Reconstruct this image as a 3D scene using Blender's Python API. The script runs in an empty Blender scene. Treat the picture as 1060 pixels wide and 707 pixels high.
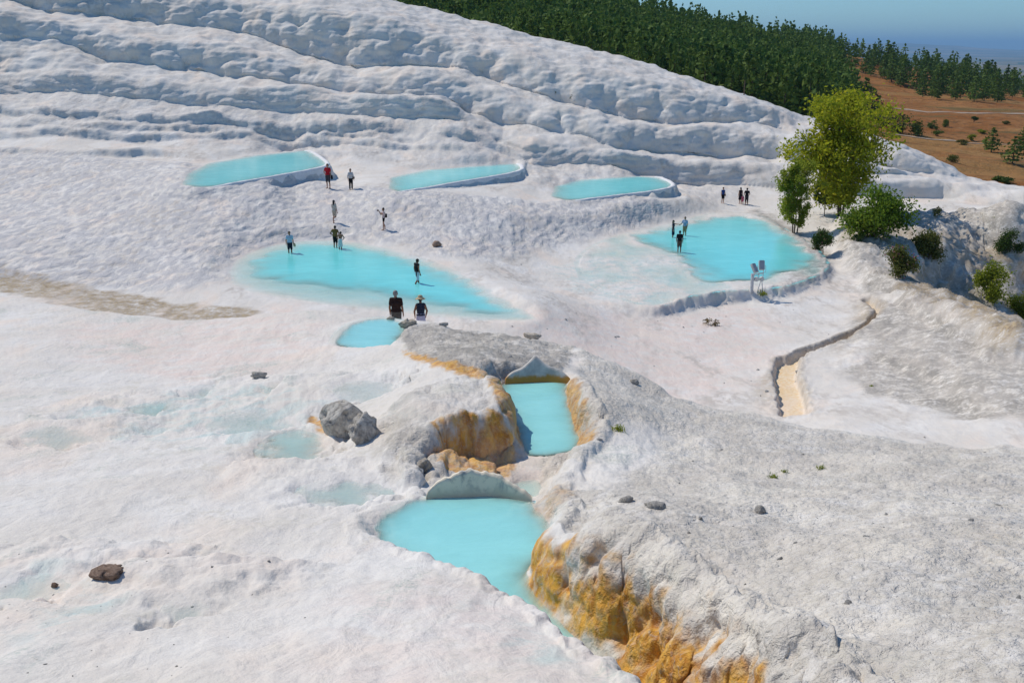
import bpy, bmesh, math, random, time
import numpy as np
from mathutils import Vector, Matrix
T0 = time.time()
random.seed(7)
rng = np.random.default_rng(11)
scene = bpy.context.scene
COL = scene.collection
PI = math.pi

# ------------------------------------------------------------------ camera model
FPX = 1060.0                      # focal length in photo pixels
CAMZ = 14.0                       # camera height above the big pool
TH = math.atan(303.5 / FPX)       # pitch below the horizon
CT, ST = math.cos(TH), math.sin(TH)

def ray(u, v):
    X = (u - 530.0) / FPX
    U = (353.5 - v) / FPX
    return X, CT + ST * U, -ST + CT * U

def PD(u, v, d):
    X, Y, Z = ray(u, v)
    return np.array((X * d, Y * d, CAMZ + Z * d))

def PZ(u, v, z):
    X, Y, Z = ray(u, v)
    return PD(u, v, (z - CAMZ) / Z)

def PH(u, v, H):
    return PZ(u, v, CAMZ - H)

# ------------------------------------------------------------------ noise
_prm = np.random.default_rng(3).permutation(256).astype(np.int32)
_prm = np.concatenate([_prm, _prm, _prm])
_gr = np.random.default_rng(5).normal(size=(256, 3)).astype(np.float32)
_gr /= np.linalg.norm(_gr, axis=1)[:, None]

def _hash(i, j, k):
    return _prm[_prm[_prm[i & 255] + (j & 255)] + (k & 255)]

def perlin(x, y, z):
    x = np.asarray(x, np.float32); y = np.asarray(y, np.float32)
    z = np.broadcast_to(np.asarray(z, np.float32), x.shape)
    xi = np.floor(x).astype(np.int32); yi = np.floor(y).astype(np.int32); zi = np.floor(z).astype(np.int32)
    xf, yf, zf = x - xi, y - yi, z - zi
    fx = xf * xf * xf * (xf * (xf * 6 - 15) + 10)
    fy = yf * yf * yf * (yf * (yf * 6 - 15) + 10)
    fz = zf * zf * zf * (zf * (zf * 6 - 15) + 10)
    out = np.zeros_like(x)
    for dx in (0, 1):
        wx = fx if dx else 1 - fx
        for dy in (0, 1):
            wy = fy if dy else 1 - fy
            for dz in (0, 1):
                wz = fz if dz else 1 - fz
                g = _gr[_hash(xi + dx, yi + dy, zi + dz)]
                out += wx * wy * wz * (g[..., 0] * (xf - dx) + g[..., 1] * (yf - dy) + g[..., 2] * (zf - dz))
    return out * 1.5

def fbm(x, y, z, octv=4, gain=0.5):
    o = 0; a = 1.0; f = 1.0
    for i in range(octv):
        o = o + a * perlin(x * f + 17.3 * i, y * f + 5.1 * i, np.asarray(z) * f + 9.7 * i)
        a *= gain; f *= 2.03
    return o

_jit = np.random.default_rng(8).random((256, 3)).astype(np.float32)

def worley(x, y, z):
    """distance to the nearest and second nearest jittered cell point"""
    x = np.asarray(x, np.float32); y = np.asarray(y, np.float32); z = np.asarray(z, np.float32)
    xi = np.floor(x).astype(np.int32); yi = np.floor(y).astype(np.int32); zi = np.floor(z).astype(np.int32)
    xf, yf, zf = x - xi, y - yi, z - zi
    f1 = np.full(x.shape, 9.0, np.float32); f2 = f1.copy()
    for dx in (-1, 0, 1):
        for dy in (-1, 0, 1):
            for dz in (-1, 0, 1):
                j = _jit[_hash(xi + dx, yi + dy, zi + dz)]
                d = (dx + j[..., 0] - xf) ** 2 + (dy + j[..., 1] - yf) ** 2 + (dz + j[..., 2] - zf) ** 2
                f2 = np.minimum(f2, np.maximum(d, f1))
                f1 = np.minimum(f1, d)
    return np.sqrt(f1), np.sqrt(f2)

def sstep(a, b, x):
    t = np.clip((x - a) / (b - a), 0, 1)
    return t * t * (3 - 2 * t)

# ------------------------------------------------------------------ thin plate spline in (a = x/y, ln y)
class TPS:
    def __init__(self, pts, lam=1e-4):
        P = np.array(pts, float)
        self.c = np.stack([P[:, 0] / P[:, 1] * 2.2, np.log(P[:, 1])], 1)
        n = len(P)
        K = self._k(self.c) + lam * np.eye(n)
        Q = np.concatenate([np.ones((n, 1)), self.c], 1)
        A = np.zeros((n + 3, n + 3)); A[:n, :n] = K; A[:n, n:] = Q; A[n:, :n] = Q.T
        s = np.linalg.solve(A, np.concatenate([P[:, 2], np.zeros(3)]))
        self.w, self.p = s[:n], s[n:]
    def _k(self, q):
        d2 = ((q[:, None, :] - self.c[None]) ** 2).sum(-1)
        return np.where(d2 > 0, 0.5 * d2 * np.log(d2 + 1e-12), 0)
    def __call__(self, a, ly):
        q = np.stack([np.ravel(a) * 2.2, np.ravel(ly)], 1)
        o = np.empty(len(q))
        for i in range(0, len(q), 40000):
            b = q[i:i + 40000]
            o[i:i + 40000] = self._k(b) @ self.w + self.p[0] + b @ self.p[1:]
        return o.reshape(np.shape(a))

# ------------------------------------------------------------------ near block (the travertine the camera looks down on)
near_ctl = [PH(u, v, h) for u, v, h in [
    (0, 308, 10.5), (0, 350, 9.7), (0, 400, 8.9), (0, 450, 8.1), (0, 500, 7.4), (0, 600, 6.3), (0, 707, 5.3), (0, 800, 4.8),
    (-250, 320, 10.6), (-250, 400, 9.0), (-250, 500, 7.4), (-250, 707, 5.3),
    (100, 322, 10.2), (100, 430, 8.45), (100, 560, 6.7), (200, 334, 9.9), (200, 400, 8.9), (200, 450, 8.1), (200, 500, 7.4), (200, 600, 6.2), (200, 707, 5.2), (200, 800, 4.7),
    (330, 321, 9.3), (330, 350, 9.0), (350, 380, 8.6), (300, 450, 7.9), (350, 470, 7.45), (400, 560, 6.45), (300, 600, 6.1),
    (390, 530, 6.75), (340, 520, 6.95), (450, 600, 5.95), (450, 650, 5.5), (520, 620, 5.85), (590, 665, 5.5), (550, 707, 5.0), (640, 707, 5.1), (400, 707, 5.1), (500, 800, 4.6),
    (380, 330, 9.05), (410, 332, 8.95), (440, 335, 8.85), (400, 372, 8.3), (440, 390, 7.45), (430, 420, 7.0), (470, 424, 6.85), (500, 397, 7.2), (525, 412, 7.05),
    (400, 440, 7.3), (420, 480, 7.15), (480, 372, 7.35), (540, 388, 7.3), (440, 350, 8.3), (500, 346, 8.55), (540, 352, 8.4), (560, 362, 8.1),
    (610, 395, 7.5), (600, 364, 8.5), (620, 420, 7.1), (612, 455, 7.2), (585, 488, 6.95), (600, 520, 6.45), (572, 540, 6.5), (585, 560, 6.2),
    (640, 552, 5.85), (700, 580, 5.55), (800, 640, 5.0), (870, 690, 4.6), (650, 385, 8.4), (700, 412, 8.5), (700, 450, 7.7), (700, 500, 6.75),
    (750, 550, 5.85), (850, 520, 6.3), (760, 430, 8.3), (830, 441, 8.3), (900, 453, 8.0), (900, 475, 7.3), (1000, 464, 7.7), (1000, 485, 6.9), (1060, 469, 7.4), (1060, 490, 6.7),
    (900, 600, 4.85), (1000, 600, 4.8), (1060, 707, 4.0), (800, 707, 4.4), (900, 800, 3.7), (1300, 500, 6.4), (1300, 700, 4.0)]]
crest = [(-300, 312, 10.7), (0, 308, 10.5), (100, 322, 10.2), (200, 334, 9.9), (270, 326, 9.6), (330, 321, 9.3), (380, 329, 9.06), (410, 331, 8.96), (440, 334, 8.85), (500, 345, 8.58), (540, 351, 8.42), (570, 355, 8.5),
         (600, 363, 8.5), (650, 385, 8.4), (700, 412, 8.5), (760, 430, 8.3), (830, 441, 8.3), (900, 452, 8.05), (1000, 463, 7.7), (1060, 468, 7.45), (1300, 480, 6.9)]

# ------------------------------------------------------------------ far ground and terraces
B3 = [(-350, 112, 118), (0, 100, 120), (60, 96, 120), (140, 103, 120), (210, 110, 120), (300, 119, 121), (400, 124, 119), (480, 127, 118), (520, 150, 116), (551, 171, 112), (632, 172, 113.5),
      (694, 192, 114), (770, 193, 113), (850, 200, 109), (920, 205, 110), (975, 206, 110), (1023, 213, 106), (1060, 216, 104), (1400, 222, 100)]
far_ctl = [PD(*q) for q in B3]
far_ctl += [PD(u, v, d) for u, v, d in [
    (-300, 150, 108), (-300, 200, 90), (-300, 260, 68), (0, 140, 110), (0, 170, 100), (0, 200, 90), (0, 230, 79), (0, 270, 67),
    (150, 140, 112), (150, 170, 99), (150, 200, 86), (150, 240, 75), (225, 194, 84), (225, 206, 82.5), (240, 226, 78), (250, 245, 76), (300, 145, 117), (420, 150, 114), (480, 160, 110),
    (300, 205, 88), (340, 197, 91), (346, 232, 80), (398, 239, 79), (400, 206, 85), (450, 216, 84), (500, 230, 82), (480, 255, 75),
    (560, 215, 90), (620, 212, 93), (640, 235, 87), (560, 250, 79), (600, 178, 110), (390, 180, 101), (560, 190, 102)]]
def under(u, v, z, vb, fwd=.4):
    d = (z - CAMZ) / ray(u, v)[2]; return PD(u, vb, d - fwd)
far_ctl += [under(q[0], q[1], q[2], q[3] + 2.5, 2.4) for q in [(325, 176, 3.1, 187), (280, 184, 3.1, 191), (520, 182, 2.0, 190), (470, 190, 2.0, 195), (675, 199, .75, 205), (640, 203, .75, 207)]]
far_ctl += [PD(706, 203, 101), PD(716, 206, 101), PD(552, 186, 103), PD(352, 187, 98)]
far_ctl += [under(*q) for q in [(325, 176, 3.1, 187), (280, 184, 3.1, 191), (242, 191, 3.1, 195), (520, 182, 2.0, 190), (470, 190, 2.0, 195), (541, 177, 2.0, 187), (675, 199, .75, 205), (640, 203, .75, 207), (697, 194, .75, 204)]]
far_ctl += [PZ(u, v, z) for u, v, z in [
    (0, 295, .2), (100, 310, 0), (200, 325, -.1), (270, 318, 0), (0, 365, .3), (150, 365, .2), (300, 365, 0), (450, 350, -.2), (550, 375, -.5), (0, 440, .3), (300, 440, 0), (600, 460, -.8),
    (150, 280, .1), (230, 290, .2), (250, 252, .5), (300, 249, .3), (400, 256, .15), (500, 291, .1), (560, 324, .12), (530, 334, .1), (330, 314, .15), (270, 306, .1),
    (620, 280, -1.24), (580, 280, -1.0), (620, 310, -1.28), (560, 342, -.3), (650, 340, -1.5), (700, 350, -1.75), (720, 390, -1.5), (780, 350, -1.95), (780, 400, -1.2), (830, 360, -1.6), (760, 425, -1.1), (820, 435, -.5),
    (870, 440, .1), (950, 452, .5), (1060, 463, 1.0), (690, 238, -1.2), (740, 214, -1.35), (800, 214, -1.4), (850, 225, -1.4), (900, 225, -1.5), (960, 216, -1.5), (1060, 228, -1.5),
    (830, 296, -1.8), (862, 284, -1.85), (880, 260, -1.9), (870, 310, -1.9), (900, 330, -1.45), (930, 312, -.9), (950, 345, -.5), (1000, 346, 0), (1055, 383, .8), (950, 400, -.3), (900, 382, -.8), (1000, 420, .5), (1060, 432, 1.0),
    (930, 290, -2.7), (960, 310, -5.2), (1000, 330, -6.2), (1060, 370, -6.8), (900, 272, -2.1), (960, 270, -3.0), (1020, 290, -5.0), (1060, 282, -5.0), (940, 235, -1.65), (1000, 237, -1.65), (1060, 243, -1.65),
    (1300, 250, -1.8), (1300, 340, -5), (1300, 440, 1.5)]]
# terrace curves above B3: lip 3, base 2, lip 2, base 1, lip 1, ridge   (u, v, depth)
L3 = [(-350, 82, 121), (0, 76, 123.5), (70, 74, 123), (140, 84, 123), (220, 87, 123), (270, 94, 123), (310, 91, 124), (360, 98, 122), (410, 101, 121), (455, 103, 121), (480, 118, 121), (520, 139, 119),
      (560, 146, 116), (607, 152, 116), (640, 157, 115), (700, 165, 116), (770, 167, 116), (850, 177, 113), (920, 187, 113), (960, 186, 113), (985, 194, 112), (1023, 199, 109), (1060, 201, 107), (1400, 210, 103)]
B2 = [(-350, 50, 124), (0, 41, 127), (60, 43, 127), (100, 60, 127), (165, 69, 127), (240, 77, 127), (310, 87, 127), (360, 95, 125), (410, 98, 124), (455, 100, 124), (480, 114, 124), (520, 131, 122),
      (560, 135, 119), (607, 141, 119), (630, 151, 118), (680, 160, 119), (742, 163, 120), (800, 165, 119), (880, 176, 116), (960, 184, 115.5), (1000, 193, 114), (1060, 199.5, 110), (1400, 209, 106)]
L2 = [(-350, 15, 127), (0, 8, 130), (50, 22, 130), (100, 34, 131), (180, 42, 131), (215, 44, 131), (250, 49, 131), (310, 64, 131), (370, 78, 129), (415, 72, 129), (450, 74, 128), (500, 91, 127), (560, 106, 124), (610, 118, 123),
      (650, 128, 122), (690, 134, 122), (740, 130, 123), (800, 138, 122), (850, 147, 120), (910, 176, 117), (960, 182, 117), (1000, 191, 116), (1060, 198.5, 113), (1400, 208, 109)]
B1 = [(-350, -5, 132), (0, -2, 135), (50, 15, 135), (130, 21, 137), (215, 31, 137), (270, 41, 137), (310, 55, 136), (370, 73, 133), (420, 68, 133), (470, 73, 132), (520, 90, 130), (560, 100, 128), (610, 112, 126),
      (650, 122, 125), (690, 127, 125), (770, 128, 126), (810, 134, 126), (850, 143, 123), (900, 171, 119), (960, 180, 119), (1000, 189, 118), (1060, 198, 115), (1400, 207, 111)]
L1 = [(-350, -50, 138), (0, -40, 140), (100, -25, 142), (180, -8, 142), (250, 4, 142), (300, 9, 141), (350, 13, 139), (390, 18, 139), (430, 26, 138), (460, 36, 137), (500, 49, 136), (550, 61, 134), (600, 69, 132), (650, 80, 131),
      (700, 90, 131), (770, 106, 131), (832, 127, 130), (880, 140, 127), (930, 155, 123), (960, 168, 121.5), (1000, 186, 120), (1060, 197, 117), (1400, 206, 113)]
R0 = [(-350, -80, 150), (0, -70, 155), (200, -40, 155), (340, -14, 152), (405, 1, 151), (440, 10, 150), (500, 23, 148), (560, 40, 146), (620, 53, 144), (700, 77, 141), (770, 99, 138), (832, 121, 136), (870, 131, 133), (930, 150, 129),
      (960, 163, 126), (1000, 182, 124), (1020, 190, 122), (1060, 196, 120), (1400, 205, 116)]

# ------------------------------------------------------------------ fan grid
core = np.arange(-0.585, 0.5851, 0.00105)
side = 0.585 + np.cumsum(np.linspace(0.0012, 0.0135, 60))
AC = np.concatenate([-side[::-1], core, side])           # columns: a = x / y
NF = 2100
LY = np.linspace(math.log(2.6), math.log(215.0), NF)     # fine rows: ln y
YF = np.exp(LY)

def bil(ca, cl, tab, a, ly):
    """bilinear lookup in a table over (ca, cl)"""
    i = np.interp(a, ca, np.arange(len(ca))); j = np.interp(ly, cl, np.arange(len(cl)))
    i0 = np.clip(i.astype(int), 0, len(ca) - 2); j0 = np.clip(j.astype(int), 0, len(cl) - 2)
    fi, fj = i - i0, j - j0
    return (tab[i0, j0] * (1 - fi) * (1 - fj) + tab[i0 + 1, j0] * fi * (1 - fj) + tab[i0, j0 + 1] * (1 - fi) * fj + tab[i0 + 1, j0 + 1] * fi * fj)

ca = np.linspace(AC[0], AC[-1], 200); cl = np.linspace(LY[0], LY[-1], 250)
CA, CL = np.meshgrid(ca, cl, indexing='ij')
near_t = TPS(near_ctl)(CA, CL); far_t = TPS(far_ctl)(CA, CL)
A2, L2D = np.meshgrid(AC, LY, indexing='ij')
Y2 = np.exp(L2D); X2 = A2 * Y2
zn = bil(ca, cl, near_t, A2.ravel(), L2D.ravel()).reshape(A2.shape)
zf = bil(ca, cl, far_t, A2.ravel(), L2D.ravel()).reshape(A2.shape)

def curve(q, fn):
    P = np.array([fn(*k) for k in q])
    a = P[:, 0] / P[:, 1]
    o = np.argsort(a)
    return np.interp(AC, a[o], P[o, 1]), np.interp(AC, a[o], P[o, 2])

yc, zc = curve(crest, PH)
curves = [curve(q, (lambda u, v, d, k=k: PD(u, v, d - k))) for q, k in ((B3, 0), (L3, 1.5), (B2, 0), (L2, 1.5), (B1, 0), (L1, 2.2), (R0, 0))]
# irregular lips so that no terrace runs as a ruled line
for k in range(1, 6):
    yk, zk = curves[k]
    yk = yk + 1.5 * fbm(AC * 16 + 31 * k, AC * 0 + k * 7.7, 0.0, 3)
    curves[k] = (yk, zk + 0.45 * fbm(AC * 14, AC * 0 + 3.3 * k, 1.5, 2))
for k in range(1, 7):
    curves[k] = (np.maximum(curves[k][0], curves[k - 1][0] + 0.5), curves[k][1])
yb, zb = curves[0]
zfb = np.array([np.interp(yb[i], YF, zf[i]) for i in range(len(AC))])
Z2 = zf + ((zb - zfb)[:, None]) * np.exp(-np.clip(yb[:, None] - Y2, 0, None) / 6.0)
for i in range(len(AC)):
    m = Y2[i] > yb[i]
    ys = [c[0][i] for c in curves]; zs = [c[1][i] for c in curves]
    ys += [ys[-1] + 6, ys[-1] + 40, ys[-1] + 90]; zs += [zs[-1] - 1.5, zs[-1] - 14, zs[-1] - 40]
    ys = np.array(ys); zs = np.array(zs)
    yy = Y2[i, m]
    k = np.clip(np.searchsorted(ys, yy) - 1, 0, len(ys) - 2)
    t = (yy - ys[k]) / (ys[k + 1] - ys[k])
    face = (k % 2 == 0) & (k < 5)
    t = np.where(face, np.sin(np.clip(t, 0, 1) * PI / 2) ** 0.75, t)
    Z2[i, m] = zs[k] + (zs[k + 1] - zs[k]) * t
def fan_point(u, v, tab):
    X, Y, Z = ray(u, v); ys = np.exp(np.linspace(math.log(5), math.log(160), 4000)); t = ys / Y
    k = np.argmax(CAMZ + Z * t <= bil(AC, LY, tab, X * t / ys, np.log(ys)))
    return X * t[k], ys[k]
# small traced ledges at the foot of the terraces: the ground climbs them in one step
LEDGES = [([(-200, 139), (0, 141), (70, 137), (140, 143), (200, 140), (250, 141), (330, 146), (400, 150), (470, 155)], 1.1, 6), ([(-200, 115), (0, 118), (60, 121), (130, 126), (200, 128), (260, 130), (330, 133), (420, 137), (485, 141)], 1.3, 5),
          ([(-100, 158), (0, 158), (80, 160), (150, 158), (190, 162)], .7, 5), ([(335, 160), (390, 166), (430, 169)], .8, 4), ([(470, 140), (500, 151), (540, 160), (575, 163)], .9, 3.5), ([(540, 168), (575, 174), (610, 179)], .6, 3),
          ([(0, 130), (90, 131), (160, 135), (230, 134)], .7, 4), ([(290, 139), (360, 142), (440, 146)], .6, 3)]
for n_, (pts, h_, R_) in enumerate(LEDGES):
    q_ = np.array([fan_point(u, v, Z2) for u, v in pts]); al = q_[:, 0] / q_[:, 1]
    m = (AC > al.min() - .03) & (AC < al.max() + .03)
    ye = np.interp(AC[m], al, q_[:, 1]) + 1.1 * fbm(AC[m] * 22, AC[m] * 0 + 5.5 * n_, .4, 4)
    tp = (sstep(al.min() - .03, al.min() + .03, AC[m]) * sstep(al.max() + .03, al.max() - .03, AC[m]) * np.clip(.75 + .9 * perlin(AC[m] * 18, AC[m] * 0 + 2.2 * n_, .9), .1, 1.2))[:, None]
    dd = Y2[m] - ye[:, None]
    Z2[m] += h_ * tp * (sstep(-.25, .7, dd) ** .8 - np.clip((dd + R_) / (2 * R_), 0, 1))
far_z = Z2.copy()
# near block on top, falling away behind its crest
ycn = yc[:, None] + 0.5 * perlin(AC * 30, AC * 0 + 2.2, 0.7)[:, None]
w = sstep(0.0, 5.5, Y2 - ycn)
zcr = zc[:, None]
Z2 = np.where(Y2 < ycn, zn, (zn * (1 - sstep(0, 2, Y2 - ycn)) + zcr * sstep(0, 2, Y2 - ycn)) * (1 - w) + far_z * w)
NEAR = 1 - sstep(-0.5, 1.5, Y2 - ycn)        # 1 on the near block

# ------------------------------------------------------------------ polygons
def sdf(poly, x, y, extra=None):
    """signed distance (negative inside) and the extra per-vertex values at the nearest edge point"""
    n = len(poly); best = np.full(x.shape, 1e9); ins = np.zeros(x.shape, bool)
    ex = np.zeros(x.shape) if extra is not None else None
    for i in range(n):
        x0, y0 = poly[i][:2]; x1, y1 = poly[(i + 1) % n][:2]
        dx, dy = x1 - x0, y1 - y0
        t = np.clip(((x - x0) * dx + (y - y0) * dy) / (dx * dx + dy * dy + 1e-12), 0, 1)
        d = np.hypot(x - x0 - t * dx, y - y0 - t * dy)
        m = d < best
        best = np.where(m, d, best)
        if ex is not None:
            ex = np.where(m, extra[i] * (1 - t) + extra[(i + 1) % n] * t, ex)
        c = ((y0 > y) != (y1 > y)) & (x < (x1 - x0) * (y - y0) / (y1 - y0 + 1e-12) + x0)
        ins ^= c
    s = np.where(ins, -best, best)
    return (s, ex) if extra is not None else s

def dpoly(path, x, y):
    best = np.full(x.shape, 1e9)
    for i in range(len(path) - 1):
        x0, y0 = path[i][:2]; x1, y1 = path[i + 1][:2]
        dx, dy = x1 - x0, y1 - y0
        t = np.clip(((x - x0) * dx + (y - y0) * dy) / (dx * dx + dy * dy + 1e-12), 0, 1)
        best = np.minimum(best, np.hypot(x - x0 - t * dx, y - y0 - t * dy))
    return best

def smooth_poly(P, n=3):
    """Chaikin corner cutting on a closed polygon of rows"""
    P = np.array(P, float)
    for _ in range(n):
        Q = np.roll(P, -1, 0)
        P = np.stack([P * .75 + Q * .25, P * .25 + Q * .75], 1).reshape(-1, P.shape[1])
    return P

def region(P, margin):
    return (X2 > P[:, 0].min() - margin) & (X2 < P[:, 0].max() + margin) & (Y2 > P[:, 1].min() - margin) & (Y2 < P[:, 1].max() + margin)

CLIFF = np.zeros_like(Z2)      # where the ground was cut into a steep face
WETM = np.zeros_like(Z2)

def carve(pts, level, bed, L, wob=0.12, only_down=False, sm=2, rim=0.0, wscale=4.0, face=True, lip=False):
    """pts: (u, v, H, width) - cut a basin whose bank joins the ground over `width` metres"""
    P = np.array([list(PH(u, v, h)[:2]) + [w] for u, v, h, w in pts])
    P = smooth_poly(P, sm)
    m = region(P, P[:, 2].max() + 1.0)
    x, y = X2[m], Y2[m]
    n = wob * fbm(x * wscale / 2, y * wscale / 2, 1.0, 4)
    s, wd = sdf(P, x, y, P[:, 2]); s = s + n
    zz = Z2[m]
    if level is None:
        bx = P[:, 0] / P[:, 1]; level = float(np.percentile(bil(AC, LY, Z2, bx, np.log(P[:, 1])), 30)); carve.level = level
    if lip: zz = np.maximum(zz, level + .03 - .16 * np.clip(s - .12, 0, None))
    zin = level - 0.02 - bed * (1 - np.exp(np.minimum(s, 0) / L))
    t = sstep(0, 1, np.clip(s, 0, None) / wd)
    t = np.where(wd < 0.8, t ** 0.8, t)
    zo = zin * (1 - t) + zz * t
    if rim:
        zo = zo + rim * np.exp(-((s - 0.35) / 0.3) ** 2) * sstep(1.2, .7, wd)
    if only_down:
        zo = np.minimum(zo, zz)
    Z2[m] = zo
    if face:
        CLIFF[m] = np.maximum(CLIFF[m], (s > -0.3) * (s < wd + 0.15) * (wd < 0.8) * np.clip(np.abs(zz - zin) / 0.5, 0, 1))
    WETM[m] = np.maximum(WETM[m], sstep(0.5, 0.0, s))
    return P

POOLS = {}
# --- far pools
POOLS['big'] = (carve([(236, 287, 14, 2), (243, 272, 14, 2), (262, 259, 14, 2.5), (300, 250.5, 14, 2), (345, 248, 14, 2), (380, 253, 14, 1.5), (420, 263, 14, 1.5), (455, 275, 14, 1.5), (490, 292, 14, 1.2), (520, 310, 14, 1), (553, 327, 14, 1),
    (545, 331, 14, 1.5), (500, 331, 14, 2), (440, 324, 14, 2), (380, 318, 14, 2), (330, 313, 14, 2), (285, 305, 14, 2), (255, 299, 14, 2)], 0.0, 0.14, 1.5, 0.3, wscale=1.2, sm=3, rim=.05), 0.0)
inner = np.array([PH(u, v, 14)[:2] for u, v in [(252, 285), (262, 268), (300, 255), (345, 251), (380, 256), (420, 266), (455, 278), (490, 295), (520, 313), (545, 326), (500, 325), (440, 312), (380, 300), (330, 294), (290, 291)]])
def deepen(P, bed, L, wob=.5):
    P = smooth_poly(P, 3); m = region(P, 1.0)
    s = sdf(P, X2[m], Y2[m]) + wob * fbm(X2[m] * .5, Y2[m] * .5, 4.0, 3)
    Z2[m] -= bed * (1 - np.exp(np.minimum(s, 0) / L))
deepen(inner, 0.85, 4.0, .8)
POOLS['right'] = (carve([(688, 317, 15.3, .4), (702, 309, 15.3, .4), (735, 302, 15.3, .4), (775, 299, 15.3, .6), (800, 299, 15.3, .6), (830, 291, 15.3, .35), (853, 281, 15.3, .35), (857, 271, 15.3, .35), (838, 252, 15.3, .8), (815, 240, 15.3, .8),
    (800, 230, 15.3, 1), (782, 221, 15.3, 2), (740, 219, 15.3, 2.5), (690, 233, 15.3, 3.5), (640, 243, 15.3, 4), (612, 254, 15.3, 8), (596, 268, 15.3, 9), (598, 286, 15.3, 9), (622, 302, 15.3, 8), (655, 314, 15.3, 3)], -1.3, 0.02, 1.0, 0.4, sm=2, rim=.16, wscale=1.2), -1.3)
m = region(POOLS['right'][0], 0.5)
inside = sdf(POOLS['right'][0], X2[m], Y2[m]) < -.2
Z2[m] += inside * (0.085 * fbm(X2[m] * .3, Y2[m] * .13, 3.0, 4) + .018)
deepen(np.array([PH(u, v, 15.3)[:2] for u, v in [(640, 246), (690, 237), (735, 225), (780, 223), (806, 236), (830, 250), (844, 264), (840, 276), (806, 287), (764, 292), (728, 292), (712, 276), (690, 258)]]), .85, 2.7, .8)
# raised dry bank between the pools
def wallpool(name, pts, z, bed):
    P = np.array([list(PZ(u, v, z)[:2]) + [w] for u, v, w in pts])
    m = region(P, 4.0); x, y = X2[m], Y2[m]
    s, wd = sdf(P, x, y, P[:, 2]); zz = Z2[m]
    s = s + .25 * fbm(x * .6, y * .6, 2.0, 3)
    zin = z - 0.03 - bed * (1 - np.exp(np.minimum(s, 0) / 2.5))
    t = sstep(0, 1, np.clip(s, 0, None) / wd)
    Z2[m] = zin * (1 - t) + zz * t
    POOLS[name] = (P, z)
W1 = [(188, 191, 3), (194, 180, 3), (216, 169, 3), (265, 161, 2.5), (319, 155.5, 2), (336, 166, .6), (341, 171, .6), (325, 176, .6), (280, 184, .6), (228, 193, .8), (205, 194, 2)]
W2 = [(402, 196, 3), (404, 184, 3), (440, 176, 2.5), (500, 171.5, 2), (534, 169.5, 2), (541, 172.5, .6), (541, 177, .6), (520, 182, .6), (470, 190, .6), (436, 196.5, .8), (415, 198.5, 2)]
W3 = [(570, 203, 3), (574, 193, 3), (600, 186, 2.5), (660, 182.5, 2), (682, 184, 1), (697, 190, .6), (697, 194.5, .6), (675, 199, .6), (640, 203, .6), (612, 206.5, .8), (585, 207, 2)]
wallpool('w1', W1, 3.1, .8); wallpool('w2', W2, 2.0, .8); wallpool('w3', W3, .75, .8)
# groove with the ochre bed at the right
gp = [PZ(u, v, z)[:2] for u, v, z in [(822, 436, -1.0), (818, 415, -1.4), (812, 395, -1.7), (815, 380, -1.9), (830, 371, -1.95), (858, 361, -1.95), (885, 349, -1.9), (903, 340, -1.8), (910, 328, -1.8), (897, 316, -2.0)]]
G0 = np.array(gp); m = region(G0, 2)
d = dpoly(gp, X2[m], Y2[m]) + .1 * fbm(X2[m] * 1.5, Y2[m] * 1.5, 0.5, 3)
dl = dpoly(gp[:4], X2[m], Y2[m]) + .1 * fbm(X2[m] * 1.5, Y2[m] * 1.5, 0.5, 3)
d = np.minimum(d, dl - .28)
Z2[m] -= 0.44 * (1 - sstep(0.18, 0.42, d))
GROOVE = np.zeros_like(Z2); GROOVE[m] = 1 - sstep(.1, .3, d)
GWALL = np.zeros_like(Z2); GWALL[m] = sstep(.15, .3, d) * (1 - sstep(.42, .7, d))
CLIFF[m] = np.maximum(CLIFF[m], (1 - sstep(.55, .9, d)) * sstep(.25, .35, d))
# --- the stepped basins of the near channel
gully = carve([(444, 499, 7.85, .35), (468, 493, 7.9, .3), (498, 488, 7.9, .3), (528, 481, 7.9, .3), (536, 458, 7.8, .3), (530, 430, 7.7, .35), (514, 404, 7.7, .4), (506, 394, 7.7, .3), (530, 395, 7.7, .3), (560, 391, 7.7, .3), (586, 392, 7.7, .3),
    (588, 412, 7.7, .3), (594, 440, 7.7, .35), (606, 462, 7.7, .4), (590, 480, 7.65, .5), (572, 496, 7.6, .5), (560, 516, 7.0, .4), (548, 523, 6.8, .2), (500, 520, 6.8, .15), (450, 519, 6.8, .2), (444, 508, 7.3, .3)], CAMZ - 7.62, .06, .3, .10)
POOLS['mid'] = (carve([(513, 400, 7.7, .15), (534, 394, 7.7, .1), (560, 391, 7.7, .1), (586, 393, 7.7, .1), (589, 412, 7.7, .1), (594, 440, 7.7, .1), (603, 460, 7.7, .2), (585, 470, 7.7, .3), (560, 473, 7.7, .3), (540, 470, 7.7, .2), (537, 455, 7.7, .15), (530, 430, 7.7, .15)],
    CAMZ - 7.7, .8, .55, .06, face=False), CAMZ - 7.7)
POOLS['puddle'] = (carve([(528, 503, 7.75, .2), (540, 497, 7.75, .2), (562, 497, 7.75, .2), (560, 515, 7.75, .15), (545, 520, 7.75, .15), (530, 515, 7.75, .15)], CAMZ - 7.75, .12, .2, .05, face=False), CAMZ - 7.75)
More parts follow.
